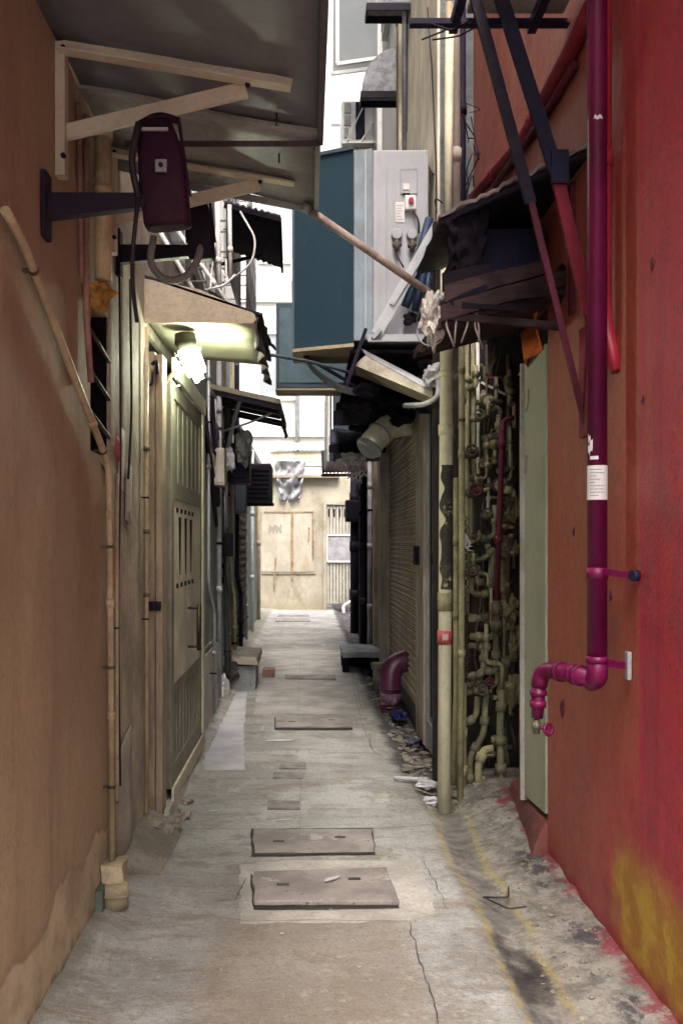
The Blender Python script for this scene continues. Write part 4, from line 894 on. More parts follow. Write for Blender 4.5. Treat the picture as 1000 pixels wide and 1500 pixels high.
v = MB().tube([d0, d0+Vector((-.006,0,-.11))], [.024,.018], 14).collar(d0+Vector((-.001,0,-.03)),(0,0,1),.027,.016,14).collar(d0+Vector((-.003,0,-.065)),(0,0,1),.026,.02,14).build('valve_body', REDPIPE, t)
tp = d0+Vector((-.008,0,-.115))
MB().tube([tp, tp+Vector((0,0,-.045))], .011, 12).collar(tp+Vector((0,0,-.02)),(0,0,1),.0145,.02,12).build('tap_spout', VALVE, t)
hw = tp+Vector((.035,-.012,-.030)); w = MB().ring(hw, (.5,-.85,.1), .017, .0055, 20, 8)
for k in range(3):
    a = 2*math.pi*k/3; nn = Vector((.5,-.85,.1)).normalized(); u = nn.orthogonal().normalized(); q = nn.cross(u); w.tube([hw, hw+(u*math.cos(a)+q*math.sin(a))*.016], .003, 6)
w.tube([hw, tp+Vector((0,0,-.022))], .005, 8); w.build('tap_handwheel', REDPIPE, t)
# brackets
m = MB().bar((sx,sy,.803+.325), (.905,2.66,1.118), .014, .018).collar((sx,sy,1.12),(0,0,1),rr*1.10,.035,20); m.build('upper_clip', REDPIPE, t)
MB().tube([(.916,2.655,1.118),(.898,2.65,1.118)], .016, 12).build('upper_clip_bolt', NAVYBLUE, t)
m = MB().bar((sx+.02,sy,.86), (.905,2.72,.86), .012, .020); m.build('lower_clip', REDPIPE, t)
MB().box(.905,.917,2.705,2.730,.82,.90).build('lower_clip_plate', GREYRUB, t, bev=.002)
n = MB()
def wrapc(z0, z1, r, a0, a1, seg=16, jg=0):
    m = MB(); lo, hi = [], []
    for k in range(seg+1):
        a = a0+(a1-a0)*k/seg; j0, j1 = (random.uniform(0,jg), random.uniform(0,jg)); lo.append(m.bm.verts.new((sx+math.cos(a)*r, sy+math.sin(a)*r, z0+j0))); hi.append(m.bm.verts.new((sx+math.cos(a)*r, sy+math.sin(a)*r, z1-j1)))
    for k in range(seg): m.bm.faces.new((lo[k], lo[k+1], hi[k+1], hi[k])).smooth = True
    return m
n = wrapc(1.335, 1.435, rr+.0012, R(-185), R(5)).build('paper_notice', PAPER, t)
for k in range(9):
    a0 = R(-150); a1 = R(-150+[70,85,40,60,30,88,80,86,50][k]); z = 1.424-k*.0095
    wrapc(z-.0022, z, rr+.0018, a0, a1, 8).build('printed_line', PRINT, n)
m = wrapc(1.452, 1.462, rr+.001, R(-150), R(-100), 5); m.build('paint_chip', PAPER, t)
for z0, z1, a0, a1 in ((1.462,1.50,-168,-150),(1.474,1.515,-152,-132),(1.498,1.53,-165,-146),(2.430,2.456,-125,-78)): wrapc(z0, z1, rr+.001, R(a0), R(a1), 6, .012).build('paint_chip', PAPER, t)
pipe('crimson_pipe', [(.888,2.86,9),(.888,2.86,1.86),(.92,2.84,1.72)], .022, REDPIPE2, 'thinner crimson pipe right behind the magenta standpipe, curving into the wall', 'pipe', .10, joints=[(0,.93)], jr=1.15)
pipe('slanted_red_conduit', [PX(866,10,.893), PX(835,75,.893), PX(800,140,.893), PX(765,205,.893), PX(692,290,.885), PX(686,330,.88)], .028, REDIRON, 'thick red painted conduit slanting up the crimson wall above the plank shelf', 'pipe', .1, joints=[(2,.5),(3,.5)], jr=1.1)
pipe('thin_red_conduit', [PX(840,95,.90), PX(800,165,.90), PX(700,305,.89)], .015, DARKRED, 'thinner maroon conduit running under the thick slanting red conduit', 'pipe', .08)
for y, z, s in ((2.55,1.95,.02),(2.62,1.6,.012),(3.3,1.25,.014),(3.15,1.72,.01),(2.9,1.05,.018),(3.45,.62,.04)):
    MB().blob((.919,y,z), (.004,s*.6,s), int(y*100), 2, .5).build('plaster_scar', DARKRED, [o for o in COL.objects if o.name == 'red_building'][0])
#m = MB().hexa([(.80,3.40,-.05),(.93,3.40,-.05),(.93,3.66,-.05),(.86,3.66,-.05)], [(.86,3.42,.20),(.93,3.40,.24),(.93,3.66,.18),(.90,3.66,.16)]); m.rough(3,.012); m.build('wall_foot_lump', RED, None, 'red smeared cement lump at the foot of the crimson wall', 'cement lump')

# ------------------------------------------------------------------ plank shelf and its roof
SL = 'dark rotten '
t = thing('plank_shelf', 'rotten dark plank shelf under a felt roof on the crimson wall', 'shelf', (.92,3.8,2.0))
m = MB()
for k in range(5):
    y = 3.42+k*.17; z = 2.035+k*.012
    m = MB().hexa([(.47+.02*(k % 2),y,z-.055),(.918,y,z+.065),(.918,y+.155,z+.070),(.47+.02*(k % 2),y+.155,z-.05)], [(.47+.02*(k % 2),y,z-.02),(.918,y,z+.10),(.918,y+.155,z+.105),(.47+.02*(k % 2),y+.155,z-.015)]); m.rough(2,.004,7); m.build('plank', WOODDARK, t)
m = MB().hexa([(.475,3.40,2.00),(.918,3.40,2.13),(.918,3.418,2.13),(.475,3.418,2.00)], [(.475,3.40,2.06),(.918,3.40,2.185),(.918,3.418,2.185),(.475,3.418,2.06)]); m.rough(3,.005,7); m.build('front_board', WOODDARK, t)
m = MB().hexa([(.49,3.405,2.070),(.86,3.41,2.178),(.86,3.43,2.178),(.49,3.425,2.07)], [(.49,3.405,2.135),(.86,3.41,2.225),(.86,3.43,2.225),(.49,3.425,2.135)]); m.rough(3,.006,7); m.build('front_board', WOODDARK, t)
m = MB().hexa([(.485,3.44,2.12),(.66,3.44,2.16),(.66,3.46,2.16),(.485,3.46,2.12)], [(.485,3.44,2.185),(.66,3.44,2.22),(.66,3.46,2.22),(.485,3.46,2.185)]); m.rough(3,.006,7); m.build('front_board', BLACK, t)
m = MB().gridsheet((.492,3.55,2.395), (.918,3.10,2.475), (.918,4.35,2.50), (.50,4.35,2.44), 26, 12, lambda u, v: .003*math.sin(u*85)+.014*mnoise.noise(Vector((u*5, v*5, 1))), .014); m.build('felt_roof', NAVY, t)
m = MB().gridsheet((.488,3.545,2.418), (.915,3.095,2.497), (.918,3.20,2.51), (.50,3.68,2.425), 26, 3, lambda u, v: .004*math.sin(u*85)+.014*mnoise.noise(Vector((u*9, v*3, 4))), .012); m.build('felt_edge', FELT, t)
m = MB().box(.60,.90,3.62,4.2,2.17,2.40); m.rough(2,.006); m.build('storage_box', NAVYBLUE, t)
m = MB().gridsheet((.51,3.52,2.40), (.66,3.46,2.42), (.64,3.50,2.14), (.53,3.56,2.20), 16, 16, lambda u, v: .035*mnoise.noise(Vector((u*5, v*6, 2)))+.02*mnoise.noise(Vector((u*14, v*11, 8))), .006)
for vv in m.bm.verts:
    k = max(0, 2.40-vv.co.z); vv.co.z += k*.5*mnoise.noise(Vector((vv.co.x*45, 3, 1)))
m.build('hanging_felt', BLACK, t)
random.seed(17)
for k in range(12):
    x = random.uniform(.50,.88); y = 3.40+random.uniform(-.02,.05); z = 2.02+(x-.47)*.27+random.uniform(-.02,.06); l = random.uniform(.06,.24); dz = random.uniform(-.05,.10)
    m = MB().bar((x,y-.012,z), (min(.915,x+l),y-.008,z+dz), random.uniform(.006,.014), random.uniform(.010,.035)); m.rough(2,.004,20); m.build('splintered_lath', [WOODDARK, BLACK][k % 2], t)
for k in range(5):
    x = random.uniform(.49,.62); m = MB().tube([(x,3.42,2.05),(x+random.uniform(-.02,.02),3.41,1.99),(x+random.uniform(-.03,.03),3.42,1.93-.03*random.random())], .004, 6, .02); m.build('hanging_shred', FELT, t)
m = MB().bar((.50,3.42,2.02), (.918,3.42,1.985), .03, .025); m.build('under_rail', WOODDARK, t)
m = MB().bar((.918,3.3,2.0), (.918,3.3,2.45), .03, .04); m.build('side_stay', DARKRED, t)
m = MB().blob((.455,3.50,2.03), (.035,.045,.085), 41, 4, .5, 2.2); m.build('plastic_wrap', wm('dirty_plastic_wrap', (.42,.38,.35), (.10,.08,.07), .7, .3, 18, rough=.35, bump=.6), None, 'crumpled dirty plastic wrapped round the outer plank end', 'plastic wrap')
m = MB().ring((.452,3.50,1.985), (.3,1,.1), .05, .003, 20, 6); m.build('loop_wire', GALV, None, 'thin wire loop hanging from the outer plank end', 'wire')
# iron braces and the frame overhead
t = thing('overhead_frame', 'blue black iron frame with slatted roof overhead braced off the crimson wall', 'frame', (.92,3.3,2.9))
MB().angle((.36,3.38,3.03), (.918,3.38,3.03), .035, .006).build('cross_angle', NAVYBLUE, t); MB().angle((.50,1.62,3.03), (.918,1.62,3.03), .035, .006).build('cross_angle', NAVYBLUE, t)
for x in (.52, .80): MB().bar((x,1.50,3.06), (x,3.42,3.05), .03, .035).build('side_rail', NAVYBLUE, t)
for k in range(17):
    y = 1.60+k*.105; MB().box(.56,.90,y,y+.085,3.075,3.095).build('roof_slat', CREAMP if k % 2 else GREYPOST, t)  # slats nearer the camera are unseen, added to shade the crimson wall
MB().bar((.90,3.06,1.94), (.804,3.08,2.39), .040, .018, (0,1,0)).build('lower_brace', REDIRON, t)
MB().bar((.815,3.08,2.36), (.605,3.10,3.05), .044, .018, (0,1,0)).build('upper_brace', NAVYBLUE, t)
MB().bar((.912,3.14,1.60), (.735,3.15,2.34), .020, .014, (0,1,0)).build('lower_brace', DARKRED, t)
MB().bar((.735,3.15,2.33), (.545,3.16,3.05), .036, .016, (0,1,0)).build('upper_brace', NAVY, t)
MB().box(.905,.918,3.09,3.19,1.56,1.92).build('brace_shoe', REDIRON, t)
m = MB().box(.780,.835,3.055,3.066,2.36,2.47); m.rough(2,.005); m.build('joint_plate', NAVYBLUE, t)
m = MB().tube([(.43,3.33,3.02),(.50,3.32,2.99),(.56,3.33,3.03)], .004, 6, .02).tube([(.44,3.36,2.98),(.52,3.3,2.96),(.60,3.36,3.03)], .003, 6, .02).tube([(.40,3.34,2.97),(.50,3.36,3.02)], .003, 6); m.build('twig_wire', NAVY, None, 'twisted dark wires tied round the overhead frame corner', 'wire')

# ------------------------------------------------------------------ doorway board and cloth
t = thing('sage_board', 'sage green board leaning in the opening beside the crimson wall', 'board', (.95,3.9,0))
MB().hexa([(.915,3.68,.17),(.955,3.68,.17),(.955,4.03,.15),(.915,4.03,.15)], [(.915,3.68,1.98),(.955,3.68,1.98),(.955,4.03,1.98),(.915,4.03,1.98)]).build('board', GREENPANEL, t)
m = MB().bar((.914,4.045,.13), (.914,4.045,1.97), .022, .03, (1,0,0)); m.rough(4,.006,12); m.build('frayed_edge', CEMENTW, t)
MB().bar((.912,3.99,1.76), (.912,3.95,1.80), .003, .008).bar((.912,3.95,1.80), (.912,3.95,1.85), .003, .008).build('pencil_mark', FELT, t); MB().bar((.912,4.00,1.50), (.912,3.99,1.58), .003, .03).build('pencil_mark', FELT, t)
m = MB().gridsheet((.905,3.68,2.14), (.93,4.10,2.10), (.915,4.10,1.93), (.895,3.70,1.965), 10, 6, lambda u, v: .02*math.sin(u*9+v*4), .006); m.build('orange_cloth', ORCLOTH, None, 'orange cloth strip hung over the top of the sage green board', 'cloth')
m = MB().hexa([(.83,3.64,-.05),(.95,3.66,-.05),(1.0,4.45,-.05),(.92,4.45,-.05)], [(.90,3.66,.14),(.95,3.66,.15),(1.0,4.45,.12),(.95,4.45,.10)]); m.rough(3,.014); m.build('doorway_kerb', wm('red_stained_cement', (.17,.045,.045), (.16,.14,.10), .7, .3, 8, bump=.6), None, 'red stained cement kerb at the foot of the sage green board', 'kerb')

# ------------------------------------------------------------------ pale pole and riser pipes
t = thing('pale_pole', 'tall cream pole with flaking black sleeve and red sticker at the gutter edge', 'pole', (.63,4.44,0))
MB().tube([(.632,4.42,-.03),(.640,4.44,1.10),(.648,4.45,2.15),(.652,4.455,2.62)], .031, 20).tube([(.652,4.455,2.62),(.665,4.47,3.62)], .020, 16).build('pole_shaft', PALEPOLE, t)
random.seed(3)
def sleeve(z0, z1, a0, a1, n=26):
    m = MB(); g0 = []
    for j in range(n+1):
        z = z0+(z1-z0)*j/n; cx, cy = .6315+.0077*z, 4.42+.0166*z if z < 1.1 else 4.4385
        s0 = a0+R(62)*mnoise.noise(Vector((z*14, 1, 0))); s1 = a1+R(14)*mnoise.noise(Vector((z*9, 5, 0)))
        g0.append([m.bm.verts.new((cx+math.cos(s0+(s1-s0)*k/14)*.0335, cy+math.sin(s0+(s1-s0)*k/14)*.0335, z)) for k in range(15)])
    for A, B in zip(g0, g0[1:]):
        for k in range(14): m.bm.faces.new((A[k], A[k+1], B[k+1], B[k])).smooth = True
    return m
sleeve(1.0, 1.575, R(-135), R(60), 60).build('black_sleeve', TAPEDARK, t)
MB().tube([(.6378,4.436,.90),(.6385,4.437,.985)], .0345, 20).build('joint_sleeve', OLDPIPE2, t)
s = MB().tube([(.6365,4.435,.745),(.637,4.435,.81)], .0342, 20).build('red_sticker', STICKRED, t)
m = MB()
for k in range(4): m.box(.622+.007*k,.626+.007*k,4.399,4.4015,.765+.004*(k % 2),.795)
m.build('sticker_mark', PAPER, s)
for x, z, w in ((.646,2.0,.03),(.6445,1.74,.05),(.652,2.62,.04)): MB().collar((x,4.45,z),(0,0,1),.0355,w,18).build('pole_band', PALEPOLE, t)
pipe('olive_standpipe', [(.735,4.56,2.6),(.735,4.55,1.0),(.722,4.52,-.03)], .015, OLDPIPE2, 'yellowish upright pipe directly behind the cream pole', joints=[(0,.35),(0,.6),(1,.3)], jr=1.2, clamps=[(0,.5,(.03,.3,0))], cm=DARKPIPE)
pipe('upper_grey_pipe', [(.76,4.9,2.5),(.745,4.85,3.88),(.76,4.9,3.95)], .030, wm('dusty_pink_grey_pipe', (.36,.31,.27), (.20,.16,.13), .5, .15, 6, (1,1,.4), bump=.15), 'thick dusty riser climbing above the plank shelf', 'pipe', .05, joints=[(0,.5)], jr=1.12)
pipe('upper_cream_pipe', [(.705,4.75,2.2),(.705,4.75,3.9)], .018, CREAMPIPE, 'thin cream riser on the beige facade corner', joints=[(0,.3),(0,.8)])
pipe('upper_black_pipe', [(.80,4.95,2.5),(.80,4.95,4.1)], .020, NAVYBLUE, 'blue black riser between the thick dusty riser and the crimson wall', joints=[(0,.6)])
pipe('upper_thin_cable', [(.62,4.7,2.3),(.635,4.7,3.0),(.615,4.7,3.5),(.59,4.7,3.85)], .004, RUBBER, 'thin dark cable wavering up the beige facade beside the cream riser', 'cable', .1)
t = thing('wire_tangle', 'tangled dark wires and twigs above the risers by the crimson wall', 'wires', (.83,4.8,3))
m = MB(); random.seed(12)
for k in range(9):
    a = Vector((.83+random.random()*.06,4.95,2.95+random.random()*.5)); m.tube([a, a+Vector((random.uniform(-.06,.06),random.uniform(-.1,.1),random.uniform(-.12,.12))), a+Vector((random.uniform(-.08,.08),random.uniform(-.1,.1),random.uniform(-.2,.2)))], .002+.002*random.random(), 6, .03)
m.build('wires', NAVY, t)

# ------------------------------------------------------------------ the niche of pipes
NG = 'pipes in the sooty niche'
def np_(lst, d=4.86): return [P(x, y, d) for x, y in lst]
def npipe(lst, r, mat, label, d=4.86, joints=(), fil=.035, jr=1.45):
    return pipe('niche_pipe', np_(lst, d), r, mat, label, 'pipe', fil, NG, joints=joints, jm=mat, jr=jr, seg=10)
npipe([(683,498),(684,725),(684,900)], .012, OLDPIPE2, 'yellowish niche riser closest to the cream pole', 4.80, [(0,.25),(0,.75),(1,.4)])
npipe([(692,498),(693,690),(702,720),(716,716)], .011, OLDPIPE2, 'yellowish niche riser ending in a hooked foot', 4.82, [(0,.3),(0,.6)])
npipe([(676,498),(676,715)], .010, OLDPIPE, 'dull olive niche riser behind the yellowish ones', 4.9, [(0,.2),(0,.5),(0,.8)])
npipe([(699,498),(700,640),(700,700)], .009, WHITEMET, 'whitish flecked niche riser', 4.9, [(0,.4)])
npipe([(712,505),(712,590),(706,660)], .006, DARKPIPE, 'slim dark niche riser under the planks', 4.9, [(0,.5)])
npipe([(690,705),(690,780),(692,790),(724,786),(724,740)], .013, OLDPIPE, 'olive niche pipe making the upper square bend', 4.84, [(1,.5),(2,.5),(3,.5)])
npipe([(684,822),(712,818),(723,800),(722,865)], .013, OLDPIPE, 'olive niche pipe stepping beneath the upper square bend', 4.82, [(0,.3),(1,.5)])
npipe([(690,810),(690,866),(700,872),(718,868),(719,820)], .014, OLDPIPE, 'olive niche pipe making the middle square bend', 4.83, [(0,.7),(2,.5)])
npipe([(690,905),(718,906)], .015, OLDPIPE2, 'short level niche stub with a dark cap', 4.82, [(0,.05),(0,.9)])
npipe([(688,932),(722,934),(726,920),(726,985),(704,980),(694,1012),(680,1015)], .017, OLDPIPE, 'thick olive niche pipe zigzagging at waist height', 4.80, [(0,.4),(2,.6),(3,.5),(4,.6)])
npipe([(735,618),(733,700),(727,880)], .014, DARKRED, 'maroon painted niche pipe bent at its top', 4.70, [(0,.4),(1,.5)])
npipe([(735,624),(740,614),(752,612)], .013, DARKRED, 'short maroon elbow topping the maroon niche pipe', 4.72)
npipe([(727,880),(727,925)], .020, DARKPIPE, 'black rusted union below the maroon niche pipe', 4.70, [(0,.3),(0,.8)])
npipe([(676,1185),(676,1000)], .024, OLDPIPE2, 'stout pale olive niche waste pipe rising from the floor', 4.72, [(0,.3),(0,.6)], jr=1.2)
npipe([(688,1160),(688,1108),(708,1075),(712,1010)], .016, OLDPIPE, 'olive niche pipe leaning up from the floor in a long slant', 4.75, [(0,.4),(1,.4),(2,.3)])
npipe([(735,1010),(732,1060),(733,1142),(722,1152),(700,1138)], .019, OLDPIPE, 'olive niche pipe with a trap bend near the floor', 4.70, [(0,.5),(1,.3),(1,.8),(3,.3)])
npipe([(700,1185),(700,1120),(708,1098),(722,1096)], .018, OLDPIPE2, 'yellowish niche pipe arching up from the floor', 4.66, [(0,.25),(0,.5),(1,.5)])
npipe([(682,1060),(697,1050),(699,1020)], .015, OLDPIPE, 'small olive niche elbow above the long slant', 4.72, [(0,.5)])
npipe([(684,1120),(684,1185)], .026, OLDPIPE, 'stubby niche soil pipe standing at the floor', 4.80, [(0,.2),(0,.6)], jr=1.2)
npipe([(744,520),(745,800),(742,960)], .012, DARKPIPE, 'dark rusted niche pipe along the sage board edge', 4.92, [(0,.2),(0,.5),(0,.8),(1,.4)])
npipe([(706,655),(750,652)], .009, OLDPIPE2, 'level yellowish niche pipe crossing high up', 4.92, [(0,.3)])
npipe([(712,555),(750,552)], .010, DARKRED, 'level maroon niche pipe crossing just under the planks', 4.92, [(0,.6)])
npipe([(715,728),(748,730)], .008, OLDPIPE2, 'level yellowish niche pipe crossing at mid height', 4.90, [(0,.5)])
npipe([(704,560),(750,583)], .007, WHITEMET, 'pale sloping niche tube', 4.94, [(0,.5)])
npipe([(740,760),(736,840),(742,930),(738,1010)], .020, OLDPIPE, 'crusted olive niche pipe near the sage board', 4.95, [(0,.5),(1,.5),(2,.5)])
npipe([(715,700),(714,760)], .008, WHITEMET, 'short whitish niche stub', 4.9, [(0,.5)])
npipe([(705,680),(705,735)], .009, DARKPIPE, 'short dark niche stub', 4.88, [(0,.3),(0,.7)])
npipe([(668,700),(668,1010),(664,1150)], .016, OLDPIPE2, 'long pale niche riser just behind the cream pole', 4.70, [(0,.3),(0,.65)], jr=1.2)
VG = 'valves in the sooty niche'
random.seed(21)
random.seed(77)
smats = [OLDPIPE, OLDPIPE2, DARKPIPE, OLDPIPE2, OLDPIPE, CREAMPIPE, VALVE, OLDPIPE]
for k in range(34):
    x = random.uniform(684,748); y = random.uniform(520,1120); d = random.uniform(4.76,4.95); l = random.uniform(10,32); q = random.uniform(12,60); sgn = random.choice((-1,1))
    lst = [(x, y-q), (x, y), (max(680, min(752, x+sgn*l)), y+random.uniform(-2,4))] + ([(max(680, min(752, x+sgn*l)), y+q*.7)] if k % 3 == 0 else [])
    pipe('niche_stub', np_(lst, d), random.uniform(.007,.014), smats[k % 8], 'small grimy bent pipe stub among the risers of the dark niche', 'pipe', .025, 'bent pipe stubs in the sooty niche', joints=[(0,.4),(1,.5)], jm=smats[(k+3) % 8], jr=1.5, seg=9)
vlabs = ['topmost','second','third','fourth','fifth','sixth','seventh','eighth','ninth','tenth','eleventh','twelfth','thirteenth','lowest']
vpos = [(676,552,4.85),(700,612,4.85),(722,640,4.86),(688,665,4.78),(710,682,4.86),(736,690,4.82),(694,722,4.78),(744,735,4.88),(712,755,4.84),(736,775,4.9),(690,838,4.80),(708,905,4.80),(715,1000,4.74),(704,1012,4.72)]
for k, (x, y, d) in enumerate(vpos):
    c = P(x, y, d); t = thing('pipe_valve', 'tarnished stop valve in the dark niche, %s counting from the planks down' % vlabs[k], 'valve', c, VG)
    s = .8+.5*random.random()
    m = MB().tube([c+Vector((-.035*s,0,0)), c+Vector((-.02*s,0,0)), c, c+Vector((.02*s,0,0)), c+Vector((.035*s,0,0))], [.012*s,.018*s,.022*s,.018*s,.012*s], 10).tube([c, c+Vector((0,-.045*s,.012))], [.014*s,.008*s], 8); m.build('valve_body', VALVE if k % 3 else DARKPIPE, t)
    m = MB().ring(c+Vector((0,-.047*s,.012)), (0,-1,.25), .022*s, .005*s, 14, 6).bar(c+Vector((-.022*s,-.047*s,.012)), c+Vector((.022*s,-.047*s,.012)), .006, .006); m.build('valve_wheel', DARKPIPE if k % 6 else DARKRED, t)
for k, (x, y, lab) in enumerate([(712,590,'round water meter high in the dark niche'),(728,712,'round water meter at mid height in the dark niche'),(706,945,'round water meter low in the dark niche')]):
    c = P(x, y, 4.9); t = thing('water_meter', lab, 'water meter', c, 'water meters in the niche')
    MB().tube([c, c+Vector((0,-.05,.0)), c+Vector((0,-.065,0))], [.036,.040,.034], 16).build('meter_body', DARKPIPE, t); MB().tube([c+Vector((0,-.0655,0)), c+Vector((0,-.069,0))], .028, 16).build('meter_dial', OLDPIPE2, t)
    MB().tube([c+Vector((-.075,-.02,0)), c+Vector((.075,-.02,0))], .014, 10).build('meter_union', VALVE, t)
m = MB(); random.seed(5)
for k in range(26):
    a = P(random.uniform(690,750), random.uniform(500,1000), 4.97); pts = [a]
    for j in range(4): pts.append(pts[-1]+Vector((random.uniform(-.04,.04),random.uniform(-.02,.02),-random.uniform(.05,.16))))
    m.tube(pts, random.uniform(.003,.008), 6, .03)
m.build('niche_wires', DARKPIPE, None, 'web of thin dark wires behind the pipes of the dark niche', 'wires')
m = MB()
for k in range(22):
    a = P(random.uniform(735,756), random.uniform(740,1150), 4.93); m.blob(a, (.02+.03*random.random(),.03,.03+.05*random.random()), k, 2, .5)
m.build('crust', wm('crusty_mortar', (.22,.19,.10), (.08,.07,.04), .7, .3, 14, bump=.8), None, 'crusty olive mortar clinging to the niche wall', 'mortar', kind='stuff')
m = MB()
for k in range(10):
    a = P(675+2.2*k % 14, 778+k*3, 4.62); m.tube([P(682,782,4.60), a+Vector((0,-.02,0)), P(672+k*2.4, 800+(k*7) % 14, 4.6)], .0028, 5, .02)
m.build('tied_string', WIREW, None, 'frayed white string tied round the niche risers', 'string')
m = MB(); random.seed(9)
ch = np_([(681,760),(683,830),(680,900),(684,950),(682,1000)], 4.72)
for k in range(46):
    f = k/45*4; i = min(3, int(f)); p = ch[i].lerp(ch[i+1], f-i); m.ring(p, (1,0,0) if k % 2 else (0,1,0), .010, .003, 10, 5)
m.build('hanging_chain', DARKPIPE, None, 'rusty chain hanging down the niche risers', 'chain')
# ------------------------------------------------------------------ beige building, alley level
t = thing('teal_door', 'dark teal double door between the grey timber post and the niche', 'door', (.74,5.4,0))
for k, (y0, y1) in enumerate(((5.08,5.38),(5.40,5.72))):
    m = MB().box(.728,.758,y0,y1,.16,2.15); m.build('door_leaf', TEALDOOR, t, bev=.003)
    m = MB()
    for j in range(3): m.box(.722,.7275,y0+.04+j*.08,y0+.05+j*.08,.2,2.1)
    m.build('door_groove', BLACK, t)
MB().box(.715,.760,5.07,5.73,.0,.155).build('door_sill', GREYBLOCK, t); MB().box(.700,.727,5.30,5.44,1.10,1.16).build('lock_bar', BLACK, t)
t = thing('timber_post', 'grey timber post between the teal door and the rusty shutter', 'post', (.74,5.95,0))
m = MB().box(.715,.758,5.76,6.28,-.02,2.3); m.rough(1,.002); m.build('post_board', GREYPOST, t); MB().box(.700,.714,5.78,5.84,.0,2.3).build('edge_strip', GREYPOST, t); MB().box(.69,.7145,6.1,6.24,1.08,1.2).build('lock_box', BLACK, t)
t = thing('roller_shutter', 'rusty beige roller shutter with fine horizontal ribs', 'shutter', (.74,7.4,0))
m = MB().gridsheet((.738,6.32,.12), (.738,8.55,.12), (.738,8.55,2.2), (.738,6.32,2.2), 2, 260, lambda u, v: .010*math.sin(v*2*math.pi*52), .004); m.build('shutter_curtain', CORR, t)
for y0, y1 in ((6.285,6.318),(8.555,8.60)): MB().box(.715,.758,y0,y1,.0,2.2).build('side_channel', GREYPOST, t)
MB().box(.70,.758,6.30,8.58,2.205,2.42).build('roller_box', NAVY, t); MB().box(.728,.758,6.325,8.55,.0,.115).build('bottom_bar', DARKPIPE, t)
t = thing('door_surround', 'pale timber door surround past the rusty shutter', 'door frame', (.72,9.1,0))
MB().box(.66,.758,8.64,8.80,.0,2.25).build('jamb', GREYPOST, t); MB().box(.70,.758,8.803,9.55,.0,2.2).build('leaf', TINBROWN, t); MB().box(.66,.758,9.56,9.7,.0,2.25).build('jamb', POSTWOOD, t)
t = thing('dark_opening', 'black boards painting the dark opening farthest down the beige building', 'shutter', (.72,12,0))
m = MB()
for k in range(16): m.box(.690+.012*(k % 2),.758,9.75+k*.29,9.75+k*.29+.285,.0,2.4)
m.build('opening_boards', BLACK, t)  # black boards stand in for the shade of the opening
for k, (x, y, r, mt, lab) in enumerate([(.66,10.1,.025,GREYRUB,'thin grey drop pipe by the dark opening'),(.64,11.0,.045,NAVY,'thick black soil pipe by the dark opening'),(.62,12.6,.055,NAVY,'stout black soil pipe with collar at the last corner')]):
    pipe('soil_pipe', [(x,y,2.6),(x,y,.05)], r, mt, lab, joints=[(0,.3),(0,.55),(0,.8)], jr=1.2, clamps=[(0,.4,(.08,0,0))], cm=BLACK)
t = thing('meter_cabinet', 'small black cabinet box by the dark opening', 'cabinet', (.55,12.6,1.3))
MB().box(.50,.70,12.4,12.7,1.52,1.80).build('cabinet_body', NAVY, t, bev=.01); MB().box(.52,.68,12.385,12.398,1.55,1.77).build('cabinet_door', BLACK, t, bev=.005)
pipe('end_white_pipe', [(.84,17.9,2.48),(.84,17.9,.18),(.66,17.6,.10),(.66,17.3,-.02)], .026, WHITEMET, 'white drain pipe with an elbow foot beside the ribbed gate', 'pipe', .08, joints=[(0,.5),(0,.96)])
# drain elbow, bench slab, rubble
t = thing('drain_elbow', 'big maroon drain elbow turning down out of the shutter wall', 'drain pipe', (.66,7,0))
MB().tube([(.80,7.05,.36),(.70,7.02,.355),(.62,7.0,.31),(.605,6.98,.22),(.605,6.97,.02)], .078, 22, .10).build('elbow_pipe', MAROON, t)
m = MB().collar((.605,6.975,.16),(0,0,1),.084,.012,22).collar((.605,6.97,.03),(0,0,1),.083,.02,22); m.build('elbow_ring', MAROON, t)
m = MB().collar((.605,6.972,.09),(0,0,1),.0795,.08,22); m.build('scuffed_band', wm('scuffed_maroon', (.085,.02,.055), (.55,.48,.5), .9, .3, 14, bump=.3), t)
t = thing('stone_bench', 'low stone slab on dark blocks by the gutter', 'bench', (.48,9.3,0))
m = MB().box(.33,.72,9.0,9.75,.15,.20); m.rough(3,.010,8); m.build('slab', GREYBLOCK, t)
m = MB().box(.335,.40,9.05,9.2,.0,.148); m.rough(2,.006); m.build('support_block', BLACK, t); m = MB().box(.34,.70,9.55,9.72,-.05,.148); m.rough(2,.006); m.build('support_block', BLACK, t); m = MB().box(.60,.70,9.05,9.2,-.05,.148); m.rough(2,.006); m.build('support_block', BLACK, t)
t = thing('broken_fitting', 'broken brown pipe fitting standing in rubble by the maroon elbow', 'pipe fitting', (.60,8.2,0))
MB().tube([(.60,8.2,-.04),(.60,8.2,.14)], .04, 14).build('stub', STONE, t); MB().tube([(.60,8.2,.141),(.60,8.2,.20)], [.05,.055], 14).build('socket', TINBROWN, t)
random.seed(33); m = MB()
for k in range(420):
    y = 4.9+random.random()**1.4*6.5; x = random.uniform(.55,.71); s = random.uniform(.004,.018)
    m.blob((x, y, hgt(x, y)+s*.3), (s*random.uniform(.7,1.4), s*random.uniform(.7,1.5), s*.6), k, 1, .5)
m.build('gutter_rubble', STONE, None, kind='stuff')
m = MB()
for k in range(160):
    y = 4.5+random.random()**1.3*6.0; x = random.uniform(.52,.72); a = random.uniform(0,6.3); l = random.uniform(.012,.04); u = Vector((math.cos(a),math.sin(a),random.uniform(-.2,.3)))*l; v = Vector((-math.sin(a),math.cos(a),.2))*l*.5; c = Vector((x, y, hgt(x, y)+.012))
    m.sheet([c-u-v, c+u-v, c+u+v, c-u+v], .0015)
m.build('gutter_litter', LEAF, None, kind='stuff')
m = MB()
